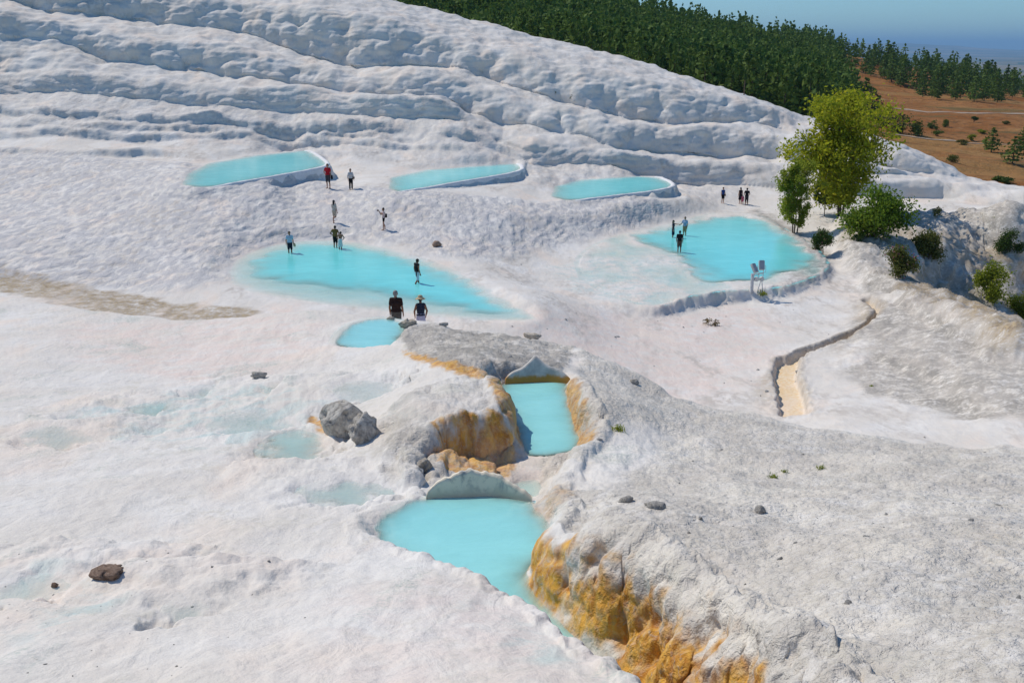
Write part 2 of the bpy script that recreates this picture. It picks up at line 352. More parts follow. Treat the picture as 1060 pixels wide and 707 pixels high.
POOLS['near'] = (carve([(452, 513, 6.8, .3), (425, 519, 6.8, .3), (398, 531, 6.8, .35), (388, 543, 6.8, .3), (392, 552, 6.6, .25), (425, 572, 6.5, .25), (470, 592, 6.35, .25), (510, 606, 6.2, .25), (550, 624, 6.0, .2), (580, 643, 5.85, .2), (602, 668, 5.7, .2), (640, 692, 5.45, .2), (668, 712, 5.35, .2), (728, 800, 5.1, .3), (813, 969, 5.0, .3), (936, 1300, 6.8, .4), (770, 987, 6.8, .7), (725, 883, 6.8, .7), (678, 778, 6.8, .7), (645, 700, 6.8, .75), (606, 668, 6.8, .75), (586, 648, 6.8, .6), (566, 626, 6.8, .4), (545, 606, 6.8, .3), (546, 585, 6.8, .3), (566, 573, 6.8, .3), (572, 552, 6.8, .3), (562, 533, 6.8, .3), (548, 517, 6.8, .25), (500, 512, 6.8, .15)],
    CAMZ - 6.8, .8, .6, .09), CAMZ - 6.8)
POOLS['third'] = (carve([(345, 357, 8.9, .3), (352, 346, 8.9, .8), (362, 336, 8.9, 1), (385, 329.5, 8.9, .8), (408, 330.5, 8.9, .5), (424, 337, 8.9, .4), (415, 347, 8.9, .3), (410, 358, 8.9, .25), (412, 366, 8.8, .25), (388, 365, 8.8, .3), (362, 360, 8.9, .4)], CAMZ - 8.9, .6, .5, .08), CAMZ - 8.9)
# shallow sheets of water lying on the left slope
def shallow(name, pts, H, bed=.07, L=.35, w=.7):
    q = [(u, v, H, w) for u, v in pts]
    P_ = carve(q, None, bed, L, .45, sm=3, face=False, lip=True)
    POOLS[name] = (P_, carve.level)
shallow('s1', [(100, 428), (120, 418), (150, 412), (185, 410), (200, 418), (172, 432), (168, 446), (140, 452), (112, 446)], 8.4, .16)
shallow('s2', [(190, 412), (230, 396), (280, 388), (262, 400), (226, 414)], 8.85, .10)
shallow('s3', [(262, 462), (280, 446), (310, 440), (335, 452), (338, 468), (318, 481), (285, 478)], 7.75, .16)
shallow('s4', [(306, 500), (325, 492), (360, 490), (395, 494), (405, 505), (385, 516), (350, 518), (320, 510)], 7.0, .13)
shallow('s5', [(270, 402), (310, 396), (350, 398), (330, 410), (290, 412)], 8.55, .09)
shallow('s9', [(206, 433), (250, 419), (308, 416), (334, 430), (300, 446), (242, 447)], 8.1, .07, .6)
shallow('s10', [(345, 394), (400, 391), (418, 407), (382, 419), (352, 411)], 8.0, .06, .6)
shallow('s11', [(20, 446), (60, 438), (100, 452), (70, 462), (30, 460)], 8.1, .06, .5)
shallow('s6', [(60, 432), (85, 424), (92, 432), (75, 440)], 8.5, .05)
shallow('s7', [(165, 640), (178, 622), (202, 618), (208, 628), (190, 642)], 5.9, .06, .2, .4)
shallow('s8', [(-40, 616), (10, 598), (56, 592), (68, 604), (40, 618), (0, 630)], 6.2, .04, .3, .4)
print('height field', round(time.time() - T0, 1))

def hf(x, y):
    x = np.asarray(x, float); y = np.asarray(y, float)
    return bil(AC, LY, Z2, x / y, np.log(y))

_ys = np.exp(np.linspace(math.log(5), math.log(160), 5000))
def G(u, v, tab=None):
    """the ground point the photo shows at (u, v)"""
    X, Y, Z = ray(u, v)
    t = _ys / Y
    zr = CAMZ + Z * t
    zt = hf(X * t, _ys)
    k = np.argmax(zr <= zt)
    if k == 0: k = len(_ys) - 1
    return np.array((X * t[k], _ys[k], zt[k]))

# ------------------------------------------------------------------ object helpers
def mesh_np(name, V, Q, mats=(), midx=None, smooth=True, attrs=None):
    V = np.asarray(V, np.float32); Q = np.asarray(Q, np.int32)
    k = Q.shape[1]
    me = bpy.data.meshes.new(name)
    me.vertices.add(len(V)); me.vertices.foreach_set('co', V.ravel())
    me.loops.add(Q.size); me.loops.foreach_set('vertex_index', Q.ravel())
    me.polygons.add(len(Q))
    me.polygons.foreach_set('loop_start', np.arange(0, Q.size, k, dtype=np.int32))
    me.polygons.foreach_set('loop_total', np.full(len(Q), k, np.int32))
    for m_ in mats: me.materials.append(m_)
    if midx is not None: me.polygons.foreach_set('material_index', np.asarray(midx, np.int32))
    me.polygons.foreach_set('use_smooth', np.full(len(Q), smooth, bool))
    for n_, d_ in (attrs or {}).items():
        at = me.attributes.new(n_, 'FLOAT', 'POINT'); at.data.foreach_set('value', np.asarray(d_, np.float32).ravel())
    me.update(); me.validate()
    return me

def link(name, me, parent=None, loc=None, rot=None):
    o = bpy.data.objects.new(name, me); COL.objects.link(o)
    if parent is not None: o.parent = parent
    if loc is not None: o.location = loc
    if rot is not None: o.rotation_euler = rot
    return o

def empty(name, loc=(0, 0, 0), rz=0.0):
    o = bpy.data.objects.new(name, None); o.empty_display_size = .3
    COL.objects.link(o); o.location = loc; o.rotation_euler = (0, 0, rz)
    return o

def tag(o, label=None, cat=None, group=None, kind=None):
    if label: o['label'] = label
    if cat: o['category'] = cat
    if group: o['group'] = group
    if kind: o['kind'] = kind
    return o

# ------------------------------------------------------------------ node helpers
class NT:
    def __init__(self, name):
        self.m = bpy.data.materials.new(name); self.m.use_nodes = True
        self.t = self.m.node_tree; self.t.nodes.clear()
        self.out = self.n('ShaderNodeOutputMaterial')
    def n(self, typ, **kw):
        x = self.t.nodes.new(typ)
        for k, v in kw.items(): setattr(x, k, v)
        return x
    def l(self, a, b): self.t.links.new(a, b)
    def val(self, sock, v):
        if hasattr(v, 'is_output') or isinstance(v, bpy.types.NodeSocket): self.l(v, sock)
        else: sock.default_value = v
    def math(self, op, a, b=None, clamp=False):
        x = self.n('ShaderNodeMath', operation=op, use_clamp=clamp); self.val(x.inputs[0], a)
        if b is not None: self.val(x.inputs[1], b)
        return x.outputs[0]
    def mix(self, f, a, b):
        x = self.n('ShaderNodeMix', data_type='RGBA'); self.val(x.inputs['Factor'], f)
        self.val(x.inputs[6], a if not isinstance(a, tuple) else (*a[:3], 1)); self.val(x.inputs[7], b if not isinstance(b, tuple) else (*b[:3], 1))
        return x.outputs[2]
    def coord(self, scale=(1, 1, 1)):
        tc = self.n('ShaderNodeTexCoord'); mp = self.n('ShaderNodeMapping'); mp.inputs['Scale'].default_value = scale
        self.l(tc.outputs['Object'], mp.inputs['Vector']); return mp.outputs[0]
    def noise(self, vec, scale, detail=4, rough=.55, dist=0.0):
        x = self.n('ShaderNodeTexNoise'); self.l(vec, x.inputs['Vector'])
        x.inputs['Scale'].default_value = scale; x.inputs['Detail'].default_value = detail; x.inputs['Roughness'].default_value = rough; x.inputs['Distortion'].default_value = dist
        return x.outputs['Fac']
    def vor(self, vec, scale, feature='F1'):
        x = self.n('ShaderNodeTexVoronoi', feature=feature); self.l(vec, x.inputs['Vector']); x.inputs['Scale'].default_value = scale
        return x.outputs['Distance']
    def ramp(self, f, a, b, smooth=True):
        x = self.n('ShaderNodeMapRange', interpolation_type='SMOOTHSTEP' if smooth else 'LINEAR')
        self.val(x.inputs[0], f); x.inputs[1].default_value = a; x.inputs[2].default_value = b
        return x.outputs[0]
    def attr(self, name):
        x = self.n('ShaderNodeAttribute', attribute_name=name); return x.outputs['Fac']
    def bump(self, h, strength, dist, prev=None):
        x = self.n('ShaderNodeBump'); self.val(x.inputs['Strength'], strength); x.inputs['Distance'].default_value = dist; self.l(h, x.inputs['Height'])
        if prev is not None: self.l(prev, x.inputs['Normal'])
        return x.outputs[0]
    def bsdf(self, col, rough=.8, normal=None, spec=.3, **kw):
        x = self.n('ShaderNodeBsdfPrincipled'); self.val(x.inputs['Base Color'], (*col[:3], 1) if isinstance(col, tuple) else col)
        self.val(x.inputs['Roughness'], rough); self.val(x.inputs['Specular IOR Level'], spec)
        if normal is not None: self.l(normal, x.inputs['Normal'])
        for k, v in kw.items(): self.val(x.inputs[k], v)
        self.l(x.outputs[0], self.out.inputs['Surface']); return x

def simple(name, col, rough=.7, var=.15, scale=8.0, spec=.3, bump=0.0):
    t = NT(name); v = t.coord()
    n = t.noise(v, scale, 4)
    dark = tuple(c * (1 - var) for c in col); light = tuple(min(1, c * (1 + var)) for c in col)
    nm = t.bump(t.noise(v, scale * 3, 3), bump, .02) if bump else None
    t.bsdf(t.mix(t.ramp(n, .3, .7), dark, light), rough, nm, spec)
    return t.m

# ------------------------------------------------------------------ resample the fan where the ground turns steep
NR = 1460
dy = np.gradient(YF)[None, :]
dz = np.gradient(Z2, axis=1)
Hh = np.clip(CAMZ - Z2, .5, None)
met = np.sqrt((dy * np.clip(Hh / Y2, .10, .8)) ** 2 + (dz * .9) ** 2) / Y2 + .03 * np.gradient(LY)[None, :]
def col_smooth(M, w_):
    h = w_ // 2
    pad = np.concatenate([np.repeat(M[:1], h, 0), M, np.repeat(M[-1:], h, 0)])
    cs = np.concatenate([np.zeros((1, M.shape[1])), np.cumsum(pad, axis=0)])
    return (cs[w_:] - cs[:-w_]) / w_
NA = len(AC)
def soft1(q): return col_smooth(q[:, None], 25)[:, 0]
anchors = [np.full(NA, LY[0]), np.log(soft1(yc) + .1), np.log(soft1(yb) - .5), np.full(NA, LY[-1])]
GY = []
NS = 900
for k_, rows in enumerate((int(NR * .44), int(NR * .29), NR - int(NR * .44) - int(NR * .29))):
    t_ = np.linspace(0, 1, NS)
    l0, l1 = anchors[k_], anchors[k_ + 1]
    lg = l0[:, None] + (l1 - l0)[:, None] * t_[None]
    md = np.empty((NA, NS))
    for i in range(NA):
        md[i] = np.interp(lg[i], LY, met[i])
    md = col_smooth(col_smooth(md, 31), 31)
    Mk = np.cumsum(md, axis=1); Mk = (Mk - Mk[:, :1]) / (Mk[:, -1:] - Mk[:, :1])
    lev = np.linspace(0, 1, rows + 1)[:rows] if k_ < 2 else np.linspace(0, 1, rows)
    seg = np.empty((NA, len(lev)))
    for i in range(NA):
        seg[i] = np.exp(np.interp(lev, Mk[i], lg[i]))
    GY.append(seg)
GY = np.concatenate(GY, 1); NR = GY.shape[1]
GX = AC[:, None] * GY
aa = np.broadcast_to(AC[:, None], GY.shape); gl = np.log(GY)
def samp(tab):
    o = np.empty(GY.shape)
    for i in range(NA):
        o[i] = np.interp(gl[i], LY, tab[i])
    return o
GZ = samp(Z2); cliff = samp(CLIFF); wet = samp(WETM); near = samp(NEAR); groove = samp(GROOVE); gwall = samp(GWALL)
for _ in range(2):
    cliff[1:-1] = np.maximum(cliff[1:-1], .5 * (cliff[:-2] + cliff[2:]))

def normals(X, Y, Z):
    P = np.stack([X, Y, Z], -1)
    du = np.gradient(P, axis=0); dv = np.gradient(P, axis=1)
    n = np.cross(du, dv); n /= np.linalg.norm(n, axis=-1, keepdims=True) + 1e-12
    n[n[..., 2] < 0] *= -1
    return n
n0 = normals(GX, GY, GZ)
steep = 1 - n0[..., 2]

def mask(pts, soft=.3, wob=.3, sc=2.0, sm=2, z=None):
    P = np.array([(q_[1:] if len(q_) == 3 else G(*q_)[:2]) for q_ in pts]) if z is None else np.array([PZ(u, v, z)[:2] for u, v in pts])
    P = smooth_poly(P, sm)
    mg = soft + wob + .5
    m = (GX > P[:, 0].min() - mg) & (GX < P[:, 0].max() + mg) & (GY > P[:, 1].min() - mg) & (GY < P[:, 1].max() + mg)
    o = np.zeros(GX.shape)
    x, y = GX[m], GY[m]
    s = sdf(P, x, y) + wob * fbm(x * sc, y * sc, GZ[m] * sc, 4)
    o[m] = sstep(soft, -soft, s)
    return o

k_right = mask([(536, 580), (580, 545), (620, 520), (660, 545), (720, 578), (800, 625), (890, 680), (900, 740), (680, 740), (600, 660), (545, 615)], .1, .12)
k_mound = mask([(380, 440), (440, 400), (500, 388), (534, 396), (548, 450), (545, 500), (440, 510), (390, 500)], .1, .1)
k_bank = mask([(580, 390), (612, 396), (640, 430), (615, 475), (560, 530), (545, 540), (575, 575), (545, 560), (555, 510)], .1, .1)
k_shelf = mask([(405, 350), (450, 338), (520, 345), (590, 352), (600, 392), (540, 398), (480, 392), (430, 372)], .1, .1)
knob = np.clip(np.maximum.reduce([k_right, k_mound * 1.0, k_bank * .9, k_shelf * .6]), 0, 1) * near
right_near = near * mask([(540, 545), (600, 470), (600, 400), (590, 355), (700, 405), (830, 437), (1075, 460), (1400, 470), (0, 22.0, 16.0), (0, 12.0, 2.4), (0, 1.9, 2.4), (0, 1.9, 4.0), (0, 1.75, 7.5), (0, 1.5, 9.0)], .25, .2)
far_grey = (1 - near) * mask([(868, 345), (905, 312), (935, 312), (1000, 343), (1060, 384), (1300, 430), (1300, 450), (1060, 437), (950, 425), (890, 405), (862, 375)], .8, .8, .5)
ravine = (1 - near) * mask([(860, 235), (900, 226), (1060, 236), (1300, 240), (1300, 400), (1060, 388), (1000, 345), (935, 312), (890, 300), (870, 262)], .8, .8, .4)
brown_strip = (1 - near) * mask([(-60, 268), (0, 276), (60, 290), (130, 304), (200, 316), (284, 319), (255, 330), (150, 328), (80, 314), (0, 301), (-60, 298)], .5, .8, .7)
left_slope = (1 - near) * mask([(-200, 150), (150, 165), (330, 190), (480, 205), (700, 208), (690, 228), (600, 245), (540, 268), (470, 270), (400, 250), (300, 246), (240, 270), (225, 300), (100, 300), (-200, 270)], 1.0, 1.0, .3)
ybv = np.interp(AC, AC, yb)[:, None]
hill = sstep(-1.0, 3.0, GY - ybv)
foot = sstep(-18, -5, GY - ybv) * sstep(-.05, -.12, AC[:, None] - .30) * (1 - hill)
POOLM = np.zeros(GX.shape)
for P_, z_ in POOLS.values():
    mg = .6
    m = (GX > P_[:, 0].min() - mg) & (GX < P_[:, 0].max() + mg) & (GY > P_[:, 1].min() - mg) & (GY < P_[:, 1].max() + mg)
    s = sdf(P_, GX[m], GY[m]); POOLM[m] = np.maximum(POOLM[m], sstep(.35, -.15, s))
print('masks', round(time.time() - T0, 1))

# ------------------------------------------------------------------ relief along the normals
D = np.zeros(GX.shape, np.float32)
def sub(m, fn):
    idx = m > .004
    D[idx] += (fn(GX[idx], GY[idx], GZ[idx]) * m[idx]).astype(np.float32)
def bulge(sc, amp, zs=1.0):
    def f(x, y, z):
        wx = .35 * perlin(x / sc * .7, y / sc * .7, z / sc * .7)
        a, b = worley(x / sc + wx, y / sc + wx, z / sc * zs - wx)
        return amp * (np.sqrt(np.clip(1 - (a / .95) ** 2, 0, 1)) - .55)
    return f
st = np.clip(steep * 2.2, 0, 1)
h_amt = hill * (.30 + .80 * st)
sub(h_amt, bulge(2.8, .95, 1.25))
sub(h_amt, bulge(1.2, .24, 1.2))
sub(hill, lambda x, y, z: .3 * fbm(x * .35, y * .25, z * .5, 3) + .03 * fbm(x * 1.5, y * .7, z * 2.2, 2))
sub(foot * (1 - POOLM), lambda x, y, z: .3 * fbm(x * .2, y * .12, 3.1, 4) + .1 * fbm(x * .8, y * .35, z, 2))
dry = (1 - POOLM)
def ledge(step, amp, wob, fx, fy):
    def f(x, y, z):
        q = z / step + wob * fbm(x * fx, y * fy, .5, 4)
        r = q - np.floor(q)
        return amp * (sstep(0, .35, r) - r)
    return f
sub(left_slope * dry, lambda x, y, z: .035 * (1 - 2 * np.abs(fbm(x * .8, y * .3, z * 1.2, 3))) + .03 * fbm(x * 1.6, y * .5, z * 2, 2))
sub(left_slope * dry, ledge(.3, .14, 1.2, .3, .15))
sub(foot * (1 - POOLM), ledge(.8, .2, 1.8, .09, .05))
def slab(sx, sy, sz, amp):
    def f(x, y, z):
        w_ = .4 * perlin(x / sx, y / sx, z / sx)
        a, b = worley(x / sx + w_, y / sy + w_, z / sz)
        return amp * (np.sqrt(np.clip(1 - (a / .95) ** 2, 0, 1)) - .55)
    return f
sub(foot * (1 - POOLM), slab(4.0, 3.2, 1.6, .3)); sub(foot * (1 - POOLM), slab(1.7, 1.0, .9, .25))
sub(left_slope * dry * .8, slab(.9, 1.4, .6, .05))
sub(hill, ledge(.6, .06, .9, .10, .06))
sub(ravine * dry, lambda x, y, z: .8 * (.5 - np.abs(fbm(x * .55 + y * .12, y * .07, 7.7, 3))))
sub(np.clip(hill * (1 - st), 0, 1), ledge(.9, .15, 1.4, .12, .15))
sub(ravine * dry, lambda x, y, z: 1.5 * (1 - np.abs(fbm(x * .22 + y * .1, y * .1, z * .3, 3))) + .25 * fbm(x * .8, y * .35, z * .9, 3) - .4)
sub(far_grey, lambda x, y, z: .25 * fbm(x * .3, y * .2, z, 3) + .09 * fbm(x * 1.3, y * 1.3, z, 4))
gen = (1 - near) * (1 - hill) * dry
sub(gen, lambda x, y, z: .06 * fbm(x * .2, y * .12, z * .4, 3) + .012 * fbm(x * 1.3, y * .6, z * 2, 3))
left_near = near * (1 - right_near) * (1 - knob)
sub(left_near * (1 - .7 * POOLM), lambda x, y, z: .055 * fbm(x * .42, y * .28, .3, 3) + .022 * (1 - 2 * np.abs(fbm(x * 1.1, y * .6, 1.9, 3))) + .010 * fbm(x * 4, y * 3, z * 4, 3))
sub(right_near * dry, lambda x, y, z: .13 * fbm(x * .45, y * .38, z * .6, 3) + .05 * (.5 - np.abs(fbm(x * 1.1, y * .9, z * 1.1, 3))) + .03 * fbm(x * 2.2, y * 2.0, z * 2, 4) + .03 * (.5 - np.abs(fbm(x * 4.5, y * 4, z * 4, 4))))
sub(k_right * near * dry, bulge(.36, .17)); sub(k_mound * near * dry, bulge(.45, .10))
kn = knob * np.clip(.12 + cliff * 1.0 + st * .9, 0, 1) * (1 - .8 * POOLM)
sub(kn, bulge(.50, .24)); sub(kn, bulge(.22, .12)); sub(kn, lambda x, y, z: .02 * fbm(x * 9, y * 9, z * 9, 3))
rest = cliff * (1 - knob) * (1 - .8 * POOLM)
sub(rest, bulge(.45, .12)); sub(rest, lambda x, y, z: .05 * fbm(x * 4, y * 4, z * 4, 3))
sub(k_mound * dry, lambda x, y, z: .09 * fbm(x * 1.6, y * 1.6, z * 1.6, 4) + .04 * np.abs(fbm(x * 5, y * 5, z * 5, 3)))
sub(k_shelf * near * dry, lambda x, y, z: .12 * fbm(x * 1.2, y * 1.2, z * 1.2, 4) + .05 * np.abs(fbm(x * 3, y * 1.2, z * 5, 3)))
D[1:-1, 1:-1] = .5 * D[1:-1, 1:-1] + .125 * (D[:-2, 1:-1] + D[2:, 1:-1] + D[1:-1, :-2] + D[1:-1, 2:])
nb = n0.copy()
for _ in range(3):
    nb[1:-1] = (nb[:-2] + 2 * nb[1:-1] + nb[2:]) / 4; nb[:, 1:-1] = (nb[:, :-2] + 2 * nb[:, 1:-1] + nb[:, 2:]) / 4
VX, VY, VZ = GX + nb[..., 0] * D, GY + nb[..., 1] * D, GZ + nb[..., 2] * D
print('relief', round(time.time() - T0, 1))

# ------------------------------------------------------------------ intrinsic colour masks
orange = np.maximum.reduce([
    mask([(536, 570), (562, 572), (600, 588), (650, 600), (700, 636), (770, 690), (830, 750), (690, 740), (655, 700), (610, 655), (575, 635), (545, 625)], .14, .2, 3.0),
    mask([(440, 462), (452, 440), (490, 436), (520, 440), (538, 470), (534, 492), (490, 492), (462, 490)], .12, .2, 3.0),
    mask([(502, 398), (520, 404), (534, 430), (540, 470), (528, 450), (515, 425)], .1, .15, 3.0) * .8,
    mask([(584, 392), (600, 396), (606, 425), (622, 452), (604, 470), (592, 450), (587, 420)], .08, .12, 3.0) * .75,
    mask([(412, 360), (450, 374), (500, 388), (530, 392), (500, 398), (460, 384), (420, 370)], .12, .15, 3.0) * .85,
    mask([(545, 545), (580, 535), (600, 510), (585, 500), (560, 520)], .12, .2, 3.0) * .35,
    mask([(318, 436), (324, 426), (350, 446), (348, 452), (330, 448)], .06, .08, 3.0) * .8])
orange = np.clip(orange, 0, 1) * near
ochre = np.clip(groove, 0, 1)
pinkm = np.maximum.reduce([(1 - near) * mask([(520, 335), (600, 320), (700, 325), (800, 315), (800, 400), (720, 410), (640, 380), (560, 352)], 1.5, 1.5, .4),
    (1 - near) * mask([(250, 318), (330, 314), (340, 325), (270, 330)], .8, .5, .5), near * mask([(60, 330), (330, 322), (340, 370), (220, 400), (90, 380)], .8, .6, .6),
    mask([(470, 480), (545, 475), (590, 480), (560, 500), (500, 492)], .2, .2, 2.0), near * mask([(330, 640), (450, 590), (560, 640), (660, 707), (660, 740), (300, 740)], .5, .4, .8) * .6])
grey = np.clip(np.maximum.reduce([right_near * .85, far_grey * 1.0, ravine * .9, k_shelf * near * 1.0, k_bank * near * .9, k_mound * .4 * near, near * mask([(392, 440), (420, 436), (446, 462), (474, 492), (452, 506), (425, 492), (395, 465)], .1, .15, 2.0) * .9, (1 - near) * mask([(782, 218), (806, 226), (842, 250), (862, 270), (856, 284), (832, 294), (818, 284), (838, 268), (820, 248), (796, 232)], .5, .4, .8) * .8]), 0, 1)
rimm = (1 - near) * mask([(774, 214), (806, 224), (844, 248), (864, 270), (858, 286), (830, 297), (806, 296), (812, 288), (836, 276), (836, 264), (818, 246), (796, 230), (778, 222)], .5, .4, .8)
grey_r = mask([(560, 545), (600, 530), (660, 560), (720, 600), (700, 640), (640, 600), (590, 590)], .15, .2, 2.0) * near * .6
grey = np.maximum(grey, grey_r)
whiteband = (1 - near) * mask([(850, 372), (880, 355), (905, 340), (900, 370), (870, 385), (900, 410), (1000, 436), (1060, 445), (1300, 470), (1300, 480), (1060, 468), (900, 456), (840, 441), (830, 410)], .5, .6, .6)
white_near = near * mask([(600, 480), (640, 440), (680, 440), (690, 470), (640, 500), (590, 520), (560, 500)], .3, .4, .8)
grey = grey * (1 - .9 * whiteband) * (1 - .9 * white_near)
brown = np.maximum(np.maximum(brown_strip, gwall * .55), np.maximum.reduce([
    ravine * mask([(938, 285), (985, 290), (1020, 330), (1050, 360), (1060, 388), (1000, 345), (960, 320), (935, 308)], 1.0, 1.2, .5),
    ravine * mask([(1000, 255), (1020, 262), (1060, 300), (1060, 320), (1030, 290)], .6, .8, .5) * .8,
    ravine * mask([(870, 262), (905, 258), (950, 262), (1000, 290), (1060, 340), (1060, 300), (1010, 256), (960, 248), (900, 240), (866, 244)], 1.5, 2.0, .35) * .55, ravine * mask([(925, 300), (945, 292), (985, 322), (965, 326), (940, 315)], .8, 1.0, .5) * .9,
    (1 - near) * mask([(885, 312), (905, 305), (915, 315), (895, 335), (886, 330)], .5, .4, .6) * .6,
    (1 - near) * mask([(778, 400), (800, 385), (812, 400), (818, 434), (790, 428)], .4, .4, .8) * .55]))
wetm = np.maximum.reduce([near * mask([(60, 430), (190, 400), (330, 390), (345, 480), (200, 460), (100, 456)], .5, .6, .6) * .7, near * mask([(0, 590), (80, 585), (130, 610), (60, 650), (0, 650)], .4, .5, .8), near * mask([(480, 620), (560, 640), (600, 690), (580, 720), (540, 680)], .3, .3, 1.0) * .7,
    (1 - near) * mask([(560, 270), (700, 260), (800, 290), (690, 318), (600, 310)], 1.5, 1.5, .3) * .6])

idx = np.arange(NA * NR).reshape(NA, NR)
quads = np.stack([idx[:-1, :-1].ravel(), idx[1:, :-1].ravel(), idx[1:, 1:].ravel(), idx[:-1, 1:].ravel()], 1)

t = NT('travertine'); v = t.coord()
big = t.noise(v, .35, 5, .6); mid = t.noise(v, 1.6, 5, .6, .4); fine = t.noise(v, 6.5, 4, .6); grit = t.noise(v, 19, 3, .65)
vs = t.coord((1, 1, 3.0)); strat = t.noise(vs, 2.2, 5, .6)
farf = t.attr('far')
base = t.mix(t.ramp(big, .35, .7), (.70, .645, .57), (.77, .735, .68))
base = t.mix(t.math('MULTIPLY', t.ramp(mid, .5, .75), .35), base, (.58, .565, .56))
base = t.mix(t.math('MULTIPLY', t.ramp(strat, .56, .72), .4), base, (.56, .52, .47))
base = t.mix(t.math('MULTIPLY', t.attr('hill'), .2), base, (.60, .58, .565))
pk = t.math('MULTIPLY', t.attr('pink'), t.ramp(mid, .3, .65))
base = t.mix(t.math('MULTIPLY', pk, .8), base, (.76, .615, .53))
wt = t.math('MULTIPLY', t.attr('wet'), t.ramp(t.noise(v, 1.1, 5, .6, .8), .46, .62))
base = t.mix(t.math('MULTIPLY', wt, .75), base, (.46, .60, .555))
gm = t.math('MULTIPLY', t.attr('grey'), t.ramp(t.math('ADD', t.math('MULTIPLY', mid, .5), t.math('MULTIPLY', fine, .5)), .30, .60))
base = t.mix(t.math('MULTIPLY', gm, .95), base, t.mix(t.ramp(t.noise(t.coord((1, .7, 1)), .55, 7, .68, .8), .42, .60), (.54, .485, .405), (.755, .685, .57)))
fg = t.math('MULTIPLY', t.attr('fgrey'), t.ramp(t.math('ADD', t.math('MULTIPLY', mid, .6), t.math('MULTIPLY', fine, .4)), .36, .58))
base = t.mix(t.math('MULTIPLY', fg, .9), base, t.mix(t.ramp(t.noise(t.coord((1, .4, 2)), .5, 4, .6), .4, .6), (.43, .39, .34), (.30, .275, .24)))
spk = t.math('MULTIPLY', t.attr('grey'), t.ramp(t.noise(v, 14, 3, .6), .62, .72))
base = t.mix(t.math('MULTIPLY', spk, .35), base, (.22, .215, .21))
bm = t.math('MULTIPLY', t.attr('brown'), t.ramp(t.math('ADD', t.math('MULTIPLY', mid, .5), t.math('MULTIPLY', fine, .5)), .3, .6))
base = t.mix(bm, base, t.mix(t.ramp(fine, .35, .65), (.22, .15, .085), (.46, .36, .22)))
oc = t.mix(t.ramp(fine, .35, .65), (.74, .50, .24), (.80, .66, .45))
base = t.mix(t.math('MULTIPLY', t.attr('ochre'), .9), base, oc)
on = t.noise(t.coord((1, 1, .45)), 5.5, 5, .6, .6)
om = t.math('MULTIPLY', t.attr('orange'), t.ramp(t.math('ADD', on, t.math('MULTIPLY', t.attr('orange'), .35)), .48, .82))
ocol = t.mix(t.ramp(t.noise(t.coord((1.5, 1.5, .4)), 3.6, 4, .6), .35, .65), (.45, .18, .025), (.74, .40, .065))
ocol = t.mix(t.math('MULTIPLY', t.ramp(t.noise(v, 11, 4, .6), .5, .7), .7), ocol, (.70, .47, .18))
omt = t.math('MULTIPLY', t.attr('orange'), t.ramp(t.math('ADD', on, t.math('MULTIPLY', t.attr('orange'), .35)), .34, .62))
base = t.mix(t.math('MULTIPLY', omt, .8), base, (.54, .38, .24))
base = t.mix(om, base, ocol)
nf = t.math('SUBTRACT', 1.0, t.math('MULTIPLY', farf, .85))
b1 = t.bump(fine, t.math('MULTIPLY', nf, t.math('ADD', .38, t.math('MULTIPLY', t.attr('grey'), .35))), .07)
b2 = t.bump(grit, t.math('MULTIPLY', nf, t.math('ADD', .3, t.math('MULTIPLY', t.attr('grey'), .4))), .022, b1)
b2 = t.bump(t.noise(v, 9, 4, .65, .5), t.math('MULTIPLY', nf, t.math('ADD', .12, t.math('MULTIPLY', t.attr('grey'), .85))), .075, b2)
fl = t.noise(t.coord((1.0, .45, 1.6)), 1.7, 3, .55, .4)
fw = t.noise(t.coord((1, .45, 1)), 2.6, 4, .55, .8)
b2 = t.bump(fw, t.math('MULTIPLY', nf, t.math('SUBTRACT', .45, t.math('MULTIPLY', t.attr('grey'), .4))), .10, b2)
b3 = t.bump(fl, t.math('MULTIPLY', farf, t.math('ADD', .22, t.math('MULTIPLY', t.attr('slope'), .4))), .30, b2)
st1 = t.math('MULTIPLY', t.math('SUBTRACT', 1.0, farf), t.ramp(t.noise(t.coord((1, .8, 1)), .75, 6, .68, 1.0), .52, .66))
base = t.mix(t.math('MULTIPLY', t.math('MULTIPLY', st1, t.ramp(fine, .40, .58)), .55), base, (.60, .555, .46))
st2 = t.math('MULTIPLY', t.math('SUBTRACT', 1.0, t.attr('grey')), t.math('MULTIPLY', t.math('SUBTRACT', 1.0, farf), t.ramp(t.noise(t.coord((1, .7, 1)), .42, 6, .65, .8), .55, .66)))
base = t.mix(t.math('MULTIPLY', t.math('MULTIPLY', st2, t.ramp(grit, .40, .60)), .8), base, (.42, .47, .41))
st3 = t.math('MULTIPLY', t.math('SUBTRACT', 1.0, t.attr('grey')), t.ramp(t.noise(t.coord((1, .6, 1)), .3, 5, .6, .5), .5, .68))
base = t.mix(t.math('MULTIPLY', st3, .7), base, (.79, .665, .555))
fs = t.math('MULTIPLY', t.math('SUBTRACT', farf, t.math('MULTIPLY', t.attr('hill'), .35)), t.ramp(t.noise(t.coord((1, .3, 1)), .33, 6, .68, .8), .47, .64))
base = t.mix(t.math('MULTIPLY', t.math('MULTIPLY', fs, t.ramp(t.noise(t.coord((1, .4, 1)), 2.6, 4, .65), .38, .60)), .75, True), base, (.50, .445, .385))
ls = t.math('MULTIPLY', t.attr('slope'), t.ramp(fl, .36, .60))
base = t.mix(t.math('MULTIPLY', ls, .75), base, (.47, .46, .465))
ng = t.math('MULTIPLY', t.ramp(t.math('ADD', t.math('MULTIPLY', grit, .6), t.math('MULTIPLY', fine, .4)), .50, .66), t.math('MULTIPLY', t.ramp(mid, .35, .6), .45))
